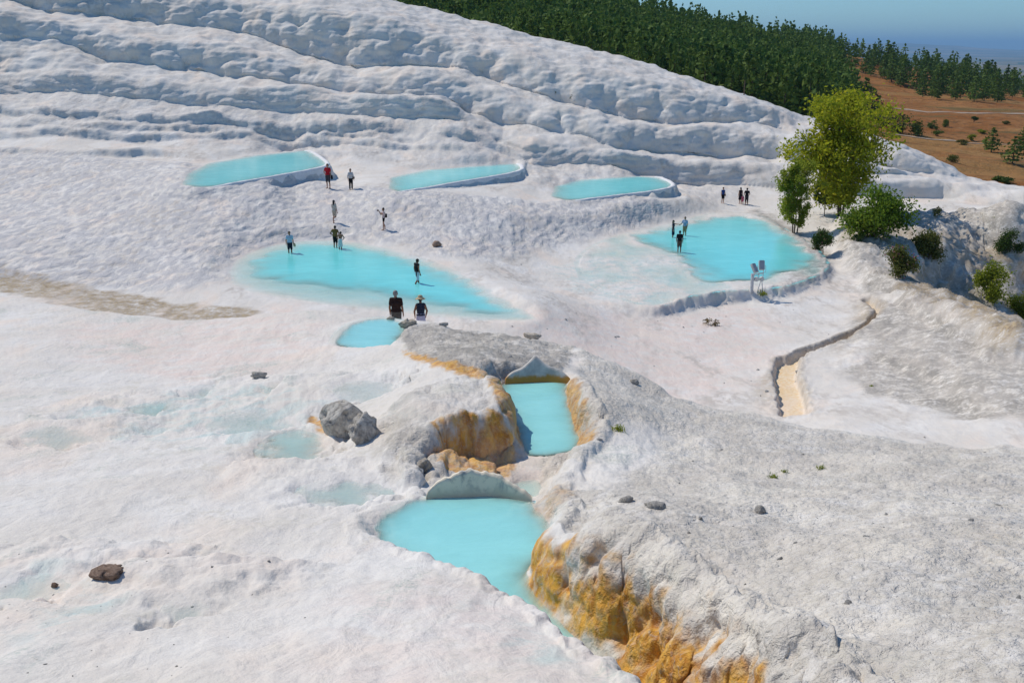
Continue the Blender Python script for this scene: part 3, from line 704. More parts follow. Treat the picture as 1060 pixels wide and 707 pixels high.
base = t.mix(t.math('MULTIPLY', ng, t.math('SUBTRACT', 1.0, farf)), base, (.50, .475, .44))
rgh = t.math('SUBTRACT', .85, t.math('MULTIPLY', wt, .5))
t.bsdf(base, rgh, b3, .25)
TRAV = t.m
me = mesh_np('travertine_terraces', np.stack([VX, VY, VZ], -1).reshape(-1, 3), quads, [TRAV], attrs=dict(orange=orange, ochre=ochre, pink=np.clip(pinkm, 0, 1), grey=grey, brown=np.clip(brown, 0, 1), wet=np.clip(wetm, 0, 1),
    far=np.clip((1 - near) * (1 - POOLM), 0, 1), hill=hill, fgrey=np.clip(np.maximum.reduce([far_grey * (1 - whiteband), ravine * 1.0, k_shelf * near * .9, k_mound * near * .35, rimm]), 0, 1), slope=np.clip(left_slope + .5 * foot, 0, 1) * dry))
tag(link('travertine_terraces', me), kind='structure')
del quads
print('terrain mesh', round(time.time() - T0, 1))

# ground seen by everything that is placed later: the displaced surface where it is nearly a height field
def gz(x, y):
    i = int(np.argmin(abs(AC - x / y)))
    return float(np.interp(y, GY[i], VZ[i]))

# ------------------------------------------------------------------ water
def water_mat(name, col, shallow_col, k, murk=(0.5, .62, .5), alpha0=0.0, ripple=.6, rs=3.0):
    t = NT(name); v = t.coord()
    d = t.attr('depth')
    f = t.math('SUBTRACT', 1.0, t.math('POWER', 2.718, t.math('MULTIPLY', d, -k)))
    n1 = t.noise(t.coord((1, 1.6, 1)), .5, 4, .55, .5)
    c = t.mix(t.ramp(f, .25, .95), shallow_col, col)
    c = t.mix(t.math('MULTIPLY', t.ramp(n1, .4, .7), .45), c, tuple(min(1, x * 1.12 + .05) for x in col))
    h = t.noise(t.coord((1, 1.8, 1)), rs, 4, .55, .3)
    nm = t.bump(h, ripple, .03)
    p = t.n('ShaderNodeBsdfPrincipled'); t.l(c, p.inputs['Base Color']); p.inputs['Roughness'].default_value = .12; p.inputs['IOR'].default_value = 1.33; t.l(nm, p.inputs['Normal'])
    p.inputs['Specular IOR Level'].default_value = .35
    tr = t.n('ShaderNodeBsdfTransparent'); mx = t.n('ShaderNodeMixShader')
    t.l(t.math('ADD', t.math('MULTIPLY', f, 1.0 - alpha0), alpha0, True), mx.inputs[0]); t.l(tr.outputs[0], mx.inputs[1]); t.l(p.outputs[0], mx.inputs[2])
    t.l(mx.outputs[0], t.out.inputs['Surface'])
    return t.m
W_FAR = water_mat('milky_turquoise_water', (.20, .80, .79), (.44, .84, .79), 4.5, rs=1.2)
W_NEAR = water_mat('milky_pale_turquoise_water', (.32, .74, .72), (.46, .74, .65), 6.0, rs=2.5)
W_THIN = water_mat('thin_water', (.38, .63, .56), (.54, .66, .60), 6.5, rs=5.0, ripple=.5)

def water(name, key, mat, cell, margin, poly=None, dz=0.0):
    P, z = POOLS[key]; P = P if poly is None else poly
    x0, x1, y0, y1 = P[:, 0].min() - margin, P[:, 0].max() + margin, P[:, 1].min() - margin, P[:, 1].max() + margin
    xs = np.arange(x0, x1 + cell, cell); ys = np.arange(y0, y1 + cell, cell)
    X, Y = np.meshgrid(xs, ys, indexing='ij')
    s = sdf(P, X, Y)
    keep = s < margin
    zz = hf(X, Y)
    c = keep[:-1, :-1] & keep[1:, :-1] & keep[1:, 1:] & keep[:-1, 1:]
    ii = np.arange(X.size).reshape(X.shape)
    q = np.stack([ii[:-1, :-1][c], ii[1:, :-1][c], ii[1:, 1:][c], ii[:-1, 1:][c]], 1)
    used = np.unique(q); rm = np.zeros(X.size, int); rm[used] = np.arange(len(used))
    V = np.stack([X.ravel(), Y.ravel(), np.full(X.size, z + dz)], 1)[used]
    dep = np.clip(z + dz - zz, 0, 3).ravel()[used]
    o = link(name, mesh_np(name, V, rm[q], [mat], attrs=dict(depth=dep)))
    return tag(o, kind='structure')
water('pool_water', 'big', W_FAR, .2, .5, dz=.0)
water('pool_water', 'right', W_FAR, .2, .3, dz=.0)
for k in ('w1', 'w2', 'w3'):
    water('pool_water', k, W_FAR, .12, .05)
water('pool_water', 'third', W_NEAR, .06, .3)
water('channel_water', 'mid', W_NEAR, .05, .12)
water('channel_water', 'puddle', W_NEAR, .04, .15)
water('channel_water', 'near', W_NEAR, .05, .12)
for k in ('s1', 's2', 's3', 's4', 's5', 's6', 's7', 's8', 's9', 's10', 's11'):
    water('shallow_water', k, W_THIN, .04, .12)
print('water', round(time.time() - T0, 1))

# ------------------------------------------------------------------ country beyond the white ridge
VB = [0, 40, 92, 100, 118, 150, 190, 240]
def brown_curve(u):
    """(depth, z) profile of the dry hillside in the column of the photo at u"""
    rv = np.interp(u, [-400, 300, 420, 480, 540, 600, 650, 700, 740, 800, 860, 900, 950, 1000, 1060, 1400], [-60, -20, -5, 2, 9, 17, 23, 32, 38, 47, 54, 62, 72, 82, 94, 150])
    rd = np.interp(u, [-400, 300, 540, 650, 740, 860, 1060, 1400], [300, 330, 380, 440, 500, 600, 560, 480])
    lo = np.interp(u, [-400, 600, 850, 1060, 1400], [150, 100, 150, 190, 230])
    ld = np.interp(u, [-400, 600, 850, 1060, 1400], [190, 215, 200, 172, 150])
    mv = np.interp(u, [-400, 600, 850, 900, 1060, 1400], [60, 62, 105, 118, 118, 180])
    md = np.interp(u, [-400, 600, 850, 900, 1060, 1400], [250, 280, 320, 330, 345, 300])
    v2 = .5 * (mv + rv); d2 = .5 * (md + rd) - 20
    out = [PD(u, lo + 40, ld - 45), PD(u, lo, ld), PD(u, .5 * (lo + mv), .5 * (ld + md) - 12), PD(u, mv, md), PD(u, v2, d2), PD(u, rv, rd)]
    e = PD(u, rv, rd)
    out += [np.array((e[0] * 1.25, e[1] * 1.25, e[2] - 8)), np.array((e[0] * 2, e[1] * 2, e[2] - 60)), np.array((e[0] * 4, e[1] * 4, -150))]
    return np.array(out)
BA = np.linspace(-.95, 1.05, 350); BL = np.linspace(math.log(120), math.log(1900), 420); BY = np.exp(BL)
us = np.linspace(-400, 1400, 120)
BC = np.array([brown_curve(u) for u in us])                      # (nu, 9, 3)
BZ = np.empty((len(BA), len(BL)))
yk = np.stack([np.interp(BA, BC[:, k, 0] / BC[:, k, 1], BC[:, k, 1]) for k in range(9)], 1)
zk = np.stack([np.interp(BA, BC[:, k, 0] / BC[:, k, 1], BC[:, k, 2]) for k in range(9)], 1)
for i in range(len(BA)):
    BZ[i] = np.interp(BY, yk[i], zk[i])
for _ in range(6):
    BZ[:, 1:-1] = (BZ[:, :-2] + 2 * BZ[:, 1:-1] + BZ[:, 2:]) / 4
BX2, BY2 = BA[:, None] * BY[None], np.broadcast_to(BY[None], BZ.shape)
BZ += 1.1 * fbm(BX2 / 45, BY2 / 45, 0.5, 4) + .35 * fbm(BX2 / 9, BY2 / 9, 0.5, 3)
def bz(x, y):
    return float(bil(BA, BL, BZ, np.array([x / y]), np.array([math.log(y)]))[0])
def B(u, v, y0=135.0, y1=900.0):
    """ground point of the dry hillside at (u, v) of the photo, None above its skyline"""
    X, Y, Z = ray(u, v)
    ys = np.exp(np.linspace(math.log(y0), math.log(y1), 1500)); t = ys / Y
    zr = CAMZ + Z * t; zt = bil(BA, BL, BZ, np.clip(X * t / ys, BA[0], BA[-1]), np.log(ys))
    k = np.argmax(zr <= zt)
    if k == 0: return None
    return np.array((X * t[k], ys[k], zt[k]))
t = NT('dry_grass'); v = t.coord()
c = t.mix(t.ramp(t.noise(v, .035, 5, .6), .38, .62), (.29, .115, .032), (.38, .18, .065))
c = t.mix(t.math('MULTIPLY', t.ramp(t.noise(v, .3, 6, .7), .46, .66), .8), c, (.15, .08, .03))
c = t.mix(t.math('MULTIPLY', t.ramp(t.noise(v, .09, 5, .6), .6, .7), .6), c, (.46, .33, .18))
c = t.mix(t.math('MULTIPLY', t.ramp(t.noise(t.coord((.25, 1, 1)), .045, 4, .55), .50, .60), .45), c, (.44, .27, .10))
c = t.mix(t.math('MULTIPLY', t.ramp(t.noise(t.coord((.3, 1, 1)), .07, 4, .6), .56, .64), .7), c, (.16, .13, .05))
t.bsdf(c, .95, t.bump(t.noise(v, .6, 5, .7), .9, 1.2), .1)
ii = np.arange(BZ.size).reshape(BZ.shape)
q = np.stack([ii[:-1, :-1].ravel(), ii[1:, :-1].ravel(), ii[1:, 1:].ravel(), ii[:-1, 1:].ravel()], 1)
tag(link('dry_hillside', mesh_np('dry_hillside', np.stack([BX2, BY2, BZ], -1).reshape(-1, 3), q, [t.m])), kind='structure')

def track(name, pts, width, mat):
    P = [B(u, v) for u, v in pts]; P = [p for p in P if p is not None]
    R = []
    for a, b in zip(P[:-1], P[1:]):
        for k in range(12): R.append(a + (b - a) * k / 12)
    R.append(P[-1]); R = np.array(R)
    d = np.gradient(R[:, :2], axis=0); d /= np.linalg.norm(d, axis=1)[:, None] + 1e-9
    nrm = np.stack([-d[:, 1], d[:, 0]], 1)
    V = []
    for k in range(5):
        o = (k / 4 - .5) * width * (1 + .15 * math.sin(k))
        xy = R[:, :2] + nrm * o
        V.append([(x, y, bz(x, y) + .12) for x, y in xy])
    V = np.array(V).transpose(1, 0, 2); n = len(R)
    ii = np.arange(n * 5).reshape(n, 5)
    q = np.stack([ii[:-1, :-1].ravel(), ii[1:, :-1].ravel(), ii[1:, 1:].ravel(), ii[:-1, 1:].ravel()], 1)
    tag(link(name, mesh_np(name, V.reshape(-1, 3), q, [mat])), kind='structure')
dirt = simple('pale_dirt', (.40, .31, .23), .95, .15, 1.5)
track('dirt_road', [(900, 111), (930, 113), (965, 117), (1000, 117.5), (1040, 118), (1080, 119)], 3.2, dirt)
track('dirt_path', [(895, 135), (930, 140), (965, 145), (1010, 149), (1060, 152), (1090, 154)], 1.6, dirt)

# valley plain and far hills
t = NT('valley_fields'); v = t.coord()
vo = t.n('ShaderNodeTexVoronoi', feature='F1'); t.l(t.coord((1, .6, 1)), vo.inputs['Vector']); vo.inputs['Scale'].default_value = .0016
c = t.mix(t.ramp(vo.outputs['Color'], .2, .9), (.045, .075, .03), (.26, .20, .11))
c = t.mix(t.ramp(t.noise(v, .0009, 5, .6), .55, .7), c, (.36, .31, .24))
t.bsdf(c, .95, None, .1)
rr = np.exp(np.linspace(math.log(700), math.log(70000), 60)); an = np.linspace(-.95, .95, 80)
V = np.array([[a * y, y, -150.0] for a in an for y in rr]); ii = np.arange(len(V)).reshape(80, 60)
q = np.stack([ii[:-1, :-1].ravel(), ii[1:, :-1].ravel(), ii[1:, 1:].ravel(), ii[:-1, 1:].ravel()], 1)
tag(link('valley_plain', mesh_np('valley_plain', V, q, [t.m])), kind='structure')
t = NT('far_hill_ground'); v = t.coord()
t.bsdf(t.mix(t.ramp(t.noise(v, .0006, 6, .6), .4, .65), (.08, .09, .04), (.30, .23, .14)), .95, None, .1)
an = np.linspace(-.9, .9, 500); V = []
for a in an:
    for j in range(24):
        f = j / 23; y = 21000 + 14000 * f
        h = 1.0 + .5 * fbm(np.array([a * 6]), np.array([.3 + f * .4]), .2, 5)[0]
        pk = np.interp(a, [-.9, .2, .31, .36, .42, .5, .7, .9], [300, 300, 290, 265, 245, 200, 230, 260])
        V.append((a * y, y, -152 + pk * h * math.sin(min(1, f * 1.25) * PI / 2) ** 1.4 * (1 if f < .8 else 1 - (f - .8) * 4.9)))
ii = np.arange(len(V)).reshape(500, 24)
q = np.stack([ii[:-1, :-1].ravel(), ii[1:, :-1].ravel(), ii[1:, 1:].ravel(), ii[:-1, 1:].ravel()], 1)
tag(link('far_hills', mesh_np('far_hills', np.array(V), q, [t.m])), kind='structure')

# ------------------------------------------------------------------ foliage
def mulc(t, c, k):
    x = t.n('ShaderNodeVectorMath', operation='SCALE'); t.l(c, x.inputs[0]); x.inputs['Scale'].default_value = k; return x.outputs[0]
def leaf_mat(name, c1, c2, c3, trans=.35, obj_var=False):
    t = NT(name); a = t.attr('tint')
    c = t.mix(t.ramp(a, 0, .6, False), c1, c2); c = t.mix(t.ramp(a, .6, 1, False), c, c3)
    oi = t.n('ShaderNodeObjectInfo'); c = t.mix(t.math('MULTIPLY', oi.outputs['Random'], .45), c, tuple(x * 1.7 for x in c2) if obj_var else c)
    d = t.n('ShaderNodeBsdfPrincipled'); t.l(c, d.inputs['Base Color']); d.inputs['Roughness'].default_value = .7; d.inputs['Specular IOR Level'].default_value = .1
    tr = t.n('ShaderNodeBsdfTranslucent'); t.l(mulc(t, c, 1.0 if obj_var else 1.5), tr.inputs['Color'])
    mx = t.n('ShaderNodeMixShader'); mx.inputs[0].default_value = trans; t.l(d.outputs[0], mx.inputs[1]); t.l(tr.outputs[0], mx.inputs[2])
    t.l(mx.outputs[0], t.out.inputs['Surface']); return t.m
BARK = simple('bark', (.13, .09, .06), .9, .3, 6, bump=.6)
PALE_BARK = simple('pale_bark', (.24, .19, .14), .9, .25, 6, bump=.5)
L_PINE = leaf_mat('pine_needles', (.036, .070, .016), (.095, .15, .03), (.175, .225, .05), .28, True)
L_YEL = leaf_mat('yellow_green_leaves', (.16, .19, .012), (.285, .30, .018), (.43, .37, .024), .5)
L_OLV = leaf_mat('olive_green_leaves', (.12, .155, .016), (.22, .26, .028), (.32, .33, .05), .55)
L_MID = leaf_mat('fresh_green_leaves', (.065, .115, .012), (.13, .20, .022), (.23, .27, .03), .5)
L_OLE = leaf_mat('oleander_leaves', (.07, .09, .02), (.14, .145, .035), (.23, .19, .06), .25)
L_DRK = leaf_mat('dark_shrub_leaves', (.035, .062, .014), (.07, .115, .024), (.13, .17, .035), .2)
L_BRI = leaf_mat('bright_shrub_leaves', (.06, .10, .02), (.10, .15, .03), (.15, .19, .05), .3)
L_DRY = leaf_mat('dry_twig_leaves', (.12, .08, .03), (.17, .12, .05), (.22, .17, .08), .2)
M_FLOWER = simple('pink_oleander_blossom', (.55, .16, .22), .7, .2, 20)

def leaves(C, size, r, up=.25, aspect=.55, tint=None):
    """kite-shaped leaf faces at the points C"""
    n = len(C); d = r.normal(size=(n, 3)); d[:, 2] += up; d /= np.linalg.norm(d, axis=1)[:, None]
    e = np.cross(d, r.normal(size=(n, 3))); e /= np.linalg.norm(e, axis=1)[:, None] + 1e-9
    s = (size * r.uniform(.6, 1.35, n))[:, None]
    V = np.stack([C - d * s * .5, C + e * s * .5 * aspect, C + d * s * .5, C - e * s * .5 * aspect], 1).reshape(-1, 3)
    tn = r.random(n) if tint is None else tint
    return V, np.repeat(tn, 4)
def leaf_mesh(name, C, size, r, mat, tint=None, **k):
    V, tn = leaves(C, size, r, tint=tint, **k)
    return mesh_np(name, V, np.arange(len(V)).reshape(-1, 4), [mat], smooth=False, attrs=dict(tint=tn))

def tubes(paths, n=6):
    """tapered tubes: list of [(x, y, z, r), ...]"""
    V, Q = [], []
    for p in paths:
        p = np.array(p, float); b = len(V)
        for i in range(len(p)):
            t_ = p[min(i + 1, len(p) - 1), :3] - p[max(i - 1, 0), :3]; t_ = t_ / (np.linalg.norm(t_) + 1e-9)
            a = np.cross(t_, (0.3, 1, .1) if abs(t_[2]) > .8 else (0, 0, 1)); a /= np.linalg.norm(a) + 1e-9; c_ = np.cross(t_, a)
            for k in range(n):
                an_ = 2 * PI * k / n
                V.append(p[i, :3] + p[i, 3] * (math.cos(an_) * a + math.sin(an_) * c_))
        for i in range(len(p) - 1):
            for k in range(n):
                Q.append((b + i * n + k, b + i * n + (k + 1) % n, b + (i + 1) * n + (k + 1) % n, b + (i + 1) * n + k))
    return np.array(V), np.array(Q)
def tube_mesh(name, paths, mat, n=6):
    V, Q = tubes(paths, n); return mesh_np(name, V, Q, [mat])

# --- pines: unit height, five forms
def pine_points(r, n, form):
    pts, tint = [], []
    tiers = r.integers(8, 11)
    for k in range(tiers):
        f = k / (tiers - 1); z = .17 + .80 * f
        rad = (.27 if form < 3 else .22) * ((1 - f) ** .75) * (min(1, .55 + 2.2 * f)) + .02
        m_ = max(3, int(n / tiers * (1.35 - f)))
        ph = r.random() * 6.28; nb_ = r.integers(4, 7)
        for _ in range(m_):
            a = ph + r.integers(0, nb_) * 2 * PI / nb_ + r.normal() * .33
            q_ = rad * r.random() ** .45 * (1 + .25 * r.normal())
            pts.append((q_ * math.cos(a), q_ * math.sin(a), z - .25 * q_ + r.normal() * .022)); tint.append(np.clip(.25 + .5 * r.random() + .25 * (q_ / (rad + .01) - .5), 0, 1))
    return np.array(pts), np.array(tint)
pine_kinds = []
for f in range(5):
    r = np.random.default_rng(40 + f)
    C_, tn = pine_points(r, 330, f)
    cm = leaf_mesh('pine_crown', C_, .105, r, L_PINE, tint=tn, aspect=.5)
    tm = tube_mesh('pine_trunk', [[(0, 0, -.04, .016), (.004, 0, .4, .012), (0, .004, .85, .004)]], BARK, 5)
    # one mesh for trees too small to show their trunk
    V1, t1 = leaves(C_, .105, np.random.default_rng(40 + f), aspect=.5, tint=tn); V2, Q2 = tubes([[(0, 0, -.04, .016), (.004, 0, .4, .012), (0, .004, .85, .004)]], 4)
    whole = mesh_np('pine_tree', np.concatenate([V1, V2]), np.concatenate([np.arange(len(V1)).reshape(-1, 4), Q2 + len(V1)]), [L_PINE, BARK], midx=np.concatenate([np.zeros(len(V1) // 4), np.ones(len(Q2))]), smooth=False,
                    attrs=dict(tint=np.concatenate([t1, np.zeros(len(V2))])))
    C3, t3 = pine_points(np.random.default_rng(40 + f), 120, f)
    pine_kinds.append((cm, tm, whole, C3, t3))
def project(p):
    y, z = p[1], p[2] - CAMZ
    d = CT * y - ST * z; U = (ST * y + CT * z) / d
    return 530 + FPX * p[0] / d, 353.5 - FPX * U, d
ridge_u = np.array([q[0] for q in R0]); ridge_v = np.array([q[1] for q in R0])
r = np.random.default_rng(77)
cand = []
def in_poly(poly, u, v):
    c_ = False; n = len(poly)
    for i in range(n):
        (x0, y0), (x1, y1) = poly[i], poly[(i + 1) % n]
        if (y0 > v) != (y1 > v) and u < (x1 - x0) * (v - y0) / (y1 - y0) + x0: c_ = not c_
    return c_
WOOD = [(380, -40), (560, -5), (700, 20), (850, 47), (872, 60), (868, 85), (885, 112), (880, 125), (830, 150), (700, 130), (560, 90), (440, 60), (360, 30)]
SLOPE = [(850, 45), (900, 57), (960, 70), (1075, 90), (1085, 108), (1030, 107), (985, 105), (945, 102), (925, 86), (890, 76), (862, 72)]
for k in range(16000):
    a = r.uniform(-.16, .52); y = 205 * math.exp(r.random() * math.log(660 / 205))
    if r.random() > (y / 660) ** 1.0: continue
    x = a * y; z = bz(x, y); u, vv, d = project((x, y, z))
    h = r.uniform(7.5, 14.5)
    if in_poly(WOOD, u, vv): kind = 0
    elif in_poly(SLOPE, u, vv):
        if r.random() > .15: continue
        kind = 1; h *= .95
    else: continue
    tu, tv, _ = project((x, y, z + h))
    if tv > np.interp(u, ridge_u, ridge_v) - 1: continue         # nothing of it would clear the ridge
    if u < 395: continue
    if any(abs(x - c_[1]) < 3.4 and (x - c_[1]) ** 2 + (y - c_[2]) ** 2 < (9 if kind == 0 else 14) for c_ in cand[-900:]): continue
    # bare clearings in the wood
    if kind == 0 and d > 330 and fbm(np.array([x / 30]), np.array([y / 30]), 2.0, 3)[0] > .18: continue
    cand.append((d, x, y, z, h, kind))
cand.sort()
print('pines', len(cand))
extra = [(1026, 158, 24 / 1.0, 2), (1048, 170, 27, 2), (1060, 160, 30, 2), (882, 119, 30, 3), (894, 118, 34, 3), (903, 121, 26, 3), (889, 106, 20, 3)]
nind = 0; rest_pts, rest_t = [], []
ind_total = 292
slope_c = [c_ for c_ in cand if c_[5] == 1]; wood_c = [c_ for c_ in cand if c_[5] == 0]
indiv = set(id(c_) for c_ in slope_c[:110]); indiv |= set(id(c_) for c_ in wood_c[:ind_total - len(indiv)])
LAB = {0: ('dark green pine in the dense wood behind the white terrace ridge', 'pines of the dense wood behind the ridge'),
       1: ('pine on the dry brown slope near the far skyline', 'pines scattered on the dry brown slope')}
seen = 0
for c_ in cand:
    d, x, y, z, h, kind = c_
    f = int(r.integers(0, 5)); rz = r.random() * 6.28; wsc = r.uniform(.78, 1.15) * (1.18 if kind == 1 else 1.0)
    if id(c_) in indiv:
        cm, tm, whole = pine_kinds[f][:3]
        if kind == 1 or seen < 90:
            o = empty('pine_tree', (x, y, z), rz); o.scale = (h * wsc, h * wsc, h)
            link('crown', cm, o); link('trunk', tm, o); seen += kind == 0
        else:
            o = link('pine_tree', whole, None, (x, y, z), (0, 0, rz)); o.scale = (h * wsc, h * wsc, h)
        tag(o, LAB[kind][0], 'pine tree', LAB[kind][1])
    else:
        C3, t3 = pine_kinds[f][3:]
        cs_, sn_ = math.cos(rz), math.sin(rz)
        q_ = np.stack([C3[:, 0] * cs_ - C3[:, 1] * sn_, C3[:, 0] * sn_ + C3[:, 1] * cs_, C3[:, 2]], 1) * (h * wsc, h * wsc, h) + (x, y, z)
        rest_pts.append(q_); rest_t.append(t3)
if rest_pts:
    o = link('pine_wood', leaf_mesh('pine_wood', np.concatenate(rest_pts), 1.6, r, L_PINE, tint=np.concatenate(rest_t), aspect=.6)); tag(o, kind='stuff')
xl = {1026: 'round topped dark pine at the right edge on the brown field', 1048: 'dark pine beside the right edge standing lower than its neighbour', 1060: 'dark pine cut off by the right edge of the picture',
      882: 'leftmost dark pine just behind the top of the yellow green tree', 894: 'tallest dark pine behind the top of the yellow green tree', 903: 'rightmost dark pine behind the yellow green tree, beside the shrub row', 889: 'small dark pine uphill behind the yellow green tree'}
for u, vv, px, _k in extra:
    p = B(u, vv)
    if p is None: continue
    h = px * project(p)[2] / FPX * 1.05; f = int(r.integers(0, 5))
    o = empty('pine_tree', p, r.random() * 6); o.scale = (h * 1.7, h * 1.7, h)
    link('crown', pine_kinds[f][0], o); link('trunk', pine_kinds[f][1], o)
    tag(o, xl[u], 'pine tree')

# --- shrubs: rounded irregular heaps of leaves on short stems
def shrub(name, p, w_, h_, label, mat, seed, leaf=.18, n=1400, flowers=False, group=None, cat='shrub', stem=True, lumps=9, dens=.5):
    r = np.random.default_rng(seed)
    o = empty(name, (p[0], p[1], p[2] - .05)); tag(o, label, cat, group)
    cen = []
    for k in range(lumps):
        a = r.random() * 6.28; q_ = w_ * .5 * .62 * r.random() ** .5
        cen.append((q_ * math.cos(a), q_ * math.sin(a), h_ * r.uniform(.2, .74) * (1 - .35 * (q_ / (w_ * .5)) ** 2), w_ * r.uniform(.15, .25)))
    cen.append((0, 0, h_ * .75, w_ * .2))
    C_, tn = [], []
    for cx, cy, cz, rad in cen:
        m_ = n // len(cen); dv = r.normal(size=(m_, 3)); dv /= np.linalg.norm(dv, axis=1)[:, None]
        q_ = rad * r.random(m_) ** dens * (1 + .22 * r.normal(size=m_))
        P_ = np.stack([cx + dv[:, 0] * q_, cy + dv[:, 1] * q_, np.maximum(.03, cz + dv[:, 2] * q_ * .85 * h_ / w_ * 1.25)], 1)
        C_.append(P_); tn.append(np.clip(r.random() * .35 + .6 * r.random(m_), 0, 1))
    C_ = np.concatenate(C_)
    link('foliage', leaf_mesh('foliage', C_, leaf, r, mat, tint=np.concatenate(tn)), o)
    if stem:
        ps = []
        for k in range(7):
            c0 = cen[k % len(cen)]
            ps.append([(r.normal() * .06 * w_, r.normal() * .06 * w_, -.15, .022 * w_ / 2), (c0[0] * .4, c0[1] * .4, c0[2] * .5, .016 * w_ / 2), (c0[0], c0[1], c0[2], .006 * w_ / 2)])
        link('stems', tube_mesh('stems', ps, BARK, 5), o)
    if flowers:
        sel = C_[r.random(len(C_)) < .035]
        V_, t_ = leaves(sel + r.normal(size=sel.shape) * .05, leaf * .7, r, aspect=.9)
        link('blossoms', mesh_np('blossoms', V_, np.arange(len(V_)).reshape(-1, 4), [M_FLOWER], smooth=False), o)
    return o
def gp3(u, v):
    p = G(u, v); return np.array((p[0], p[1], gz(p[0], p[1])))
def px2m(p, px): return px * project(p)[2] / FPX

SH = [  # u, v of the foot, width px, height px, material, flowers, label
    (849, 259, 30, 24, L_DRK, True, 'dark low oleander shrub below the yellow green tree, beside the pool rim'),
    (928, 303, 44, 36, L_OLE, True, 'olive brown oleander shrub at the head of the gully, left of a taller one'),
    (958, 283, 46, 38, L_OLE, False, 'dark olive shrub with a brown top between two oleanders in the gully'),
    (1022, 325, 46, 44, L_OLV, False, 'rounded yellow olive shrub halfway down the gully slope'),
    (1044, 277, 34, 32, L_DRK, False, 'dark green shrub high on the white gully slope at the right'),
    (1058, 348, 40, 42, L_OLV, False, 'olive shrub cut by the right edge below the rounded gully shrub'),
    (968, 240, 14, 14, L_OLE, False, 'little thin shrub at the edge of the white path'),
    (1030, 243, 16, 10, L_OLV, False, 'low olive tuft on the lip of the gully'),
    (1058, 240, 14, 12, L_OLE, False, 'small brownish shrub on the white lip at the right edge'),
    (887, 260, 18, 12, L_DRK, False, 'small dark scrub under the big round bush'),
]
for k, (u, vv, wp, hp, mat, fl, lab) in enumerate(SH):
    p = gp3(u, vv); sz = px2m(p, wp)
    shrub('oleander_shrub' if fl else 'shrub', p, sz, px2m(p, hp) * 1.05, lab, mat, 200 + k, leaf=max(.13, sz * .055), n=4200 if wp > 20 else 500, flowers=fl)
# big round bush
p = gp3(902, 258); o = shrub('round_bush', p, px2m(p, 84), px2m(p, 58), 'large round fresh green bush in front of the yellow green tree', L_MID, 300, leaf=.27, n=8500, lumps=15, cat='bush')
p = gp3(735, 337); shrub('dry_tuft', p, px2m(p, 26), px2m(p, 9), 'dry brown tuft on the pinkish white flat', L_DRY, 301, leaf=.12, n=220, stem=False)
# shrubs on the dry field
FS = [(912, 133, 26, 20, L_DRK, 'dark shrub at the left end of the row on the brown field'), (930, 138, 30, 22, L_DRK, 'biggest dark shrub of the row on the brown field'), (949, 141, 26, 18, L_DRK, 'dark shrub at the right end of the row on the brown field'),
      (921, 121, 12, 10, L_DRK, 'small round shrub behind the dark shrub row'), (966, 134, 16, 10, L_BRI, 'bright green shrub right of the dark row'), (978, 132, 10, 9, L_BRI, 'narrow bright green shrub beside the track'), (970, 141, 16, 6, L_BRI, 'flat bright green shrub below the other bright ones'),
      (1008, 127, 10, 7, L_DRK, 'lone dark shrub in the middle of the brown field'), (1006, 146, 11, 7, L_OLV, 'olive shrub by the lower track on the field'), (1020, 149, 9, 6, L_OLV, 'small olive shrub right of the lower track'), (996, 150, 14, 6, L_OLE, 'low brownish shrub below the lower track'),
      (985, 168, 18, 8, L_OLE, 'dull shrub in the brown hollow above the white ridge'), (1041, 190, 26, 7, L_DRK, 'low dark hedge-like shrub behind the white ridge end'), (1034, 188, 14, 6, L_BRI, 'yellow green shrub behind the white ridge end'), (1042, 129, 10, 4, L_OLE, 'flat grey shrub far right on the brown field'),
      (1015, 138, 12, 4, L_OLV, 'thin low scrub on the middle of the field')]
for k, (u, vv, wp, hp, mat, lab) in enumerate(FS):
    p = B(u, vv)
    if p is None: continue
    sz = px2m(p, wp); shrub('field_shrub', p, sz, px2m(p, hp), lab, mat, 400 + k, leaf=max(.3, sz * .075), n=900, lumps=7)
# dark little plants growing on the terrace faces
for k, (u, vv, s_, lab) in enumerate([(592, 103, 7, 'larger dark plant hanging on the white terrace face'), (599, 104, 5, 'smaller dark plant right of the larger one on the terrace face'), (575, 99, 4, 'thin brown sprig left of the two dark plants on the terrace'),
        (460, 126, 4, 'single dark sprig at the foot of the middle terrace')]):
    p = G(u, vv); sz = px2m(p, s_); o = shrub('cliff_plant', (p[0], p[1] - .35, p[2] - sz * .3), sz * .8, sz * 1.2, lab, L_OLE, 500 + k, leaf=.16, n=90, lumps=3, stem=False, cat='plant')

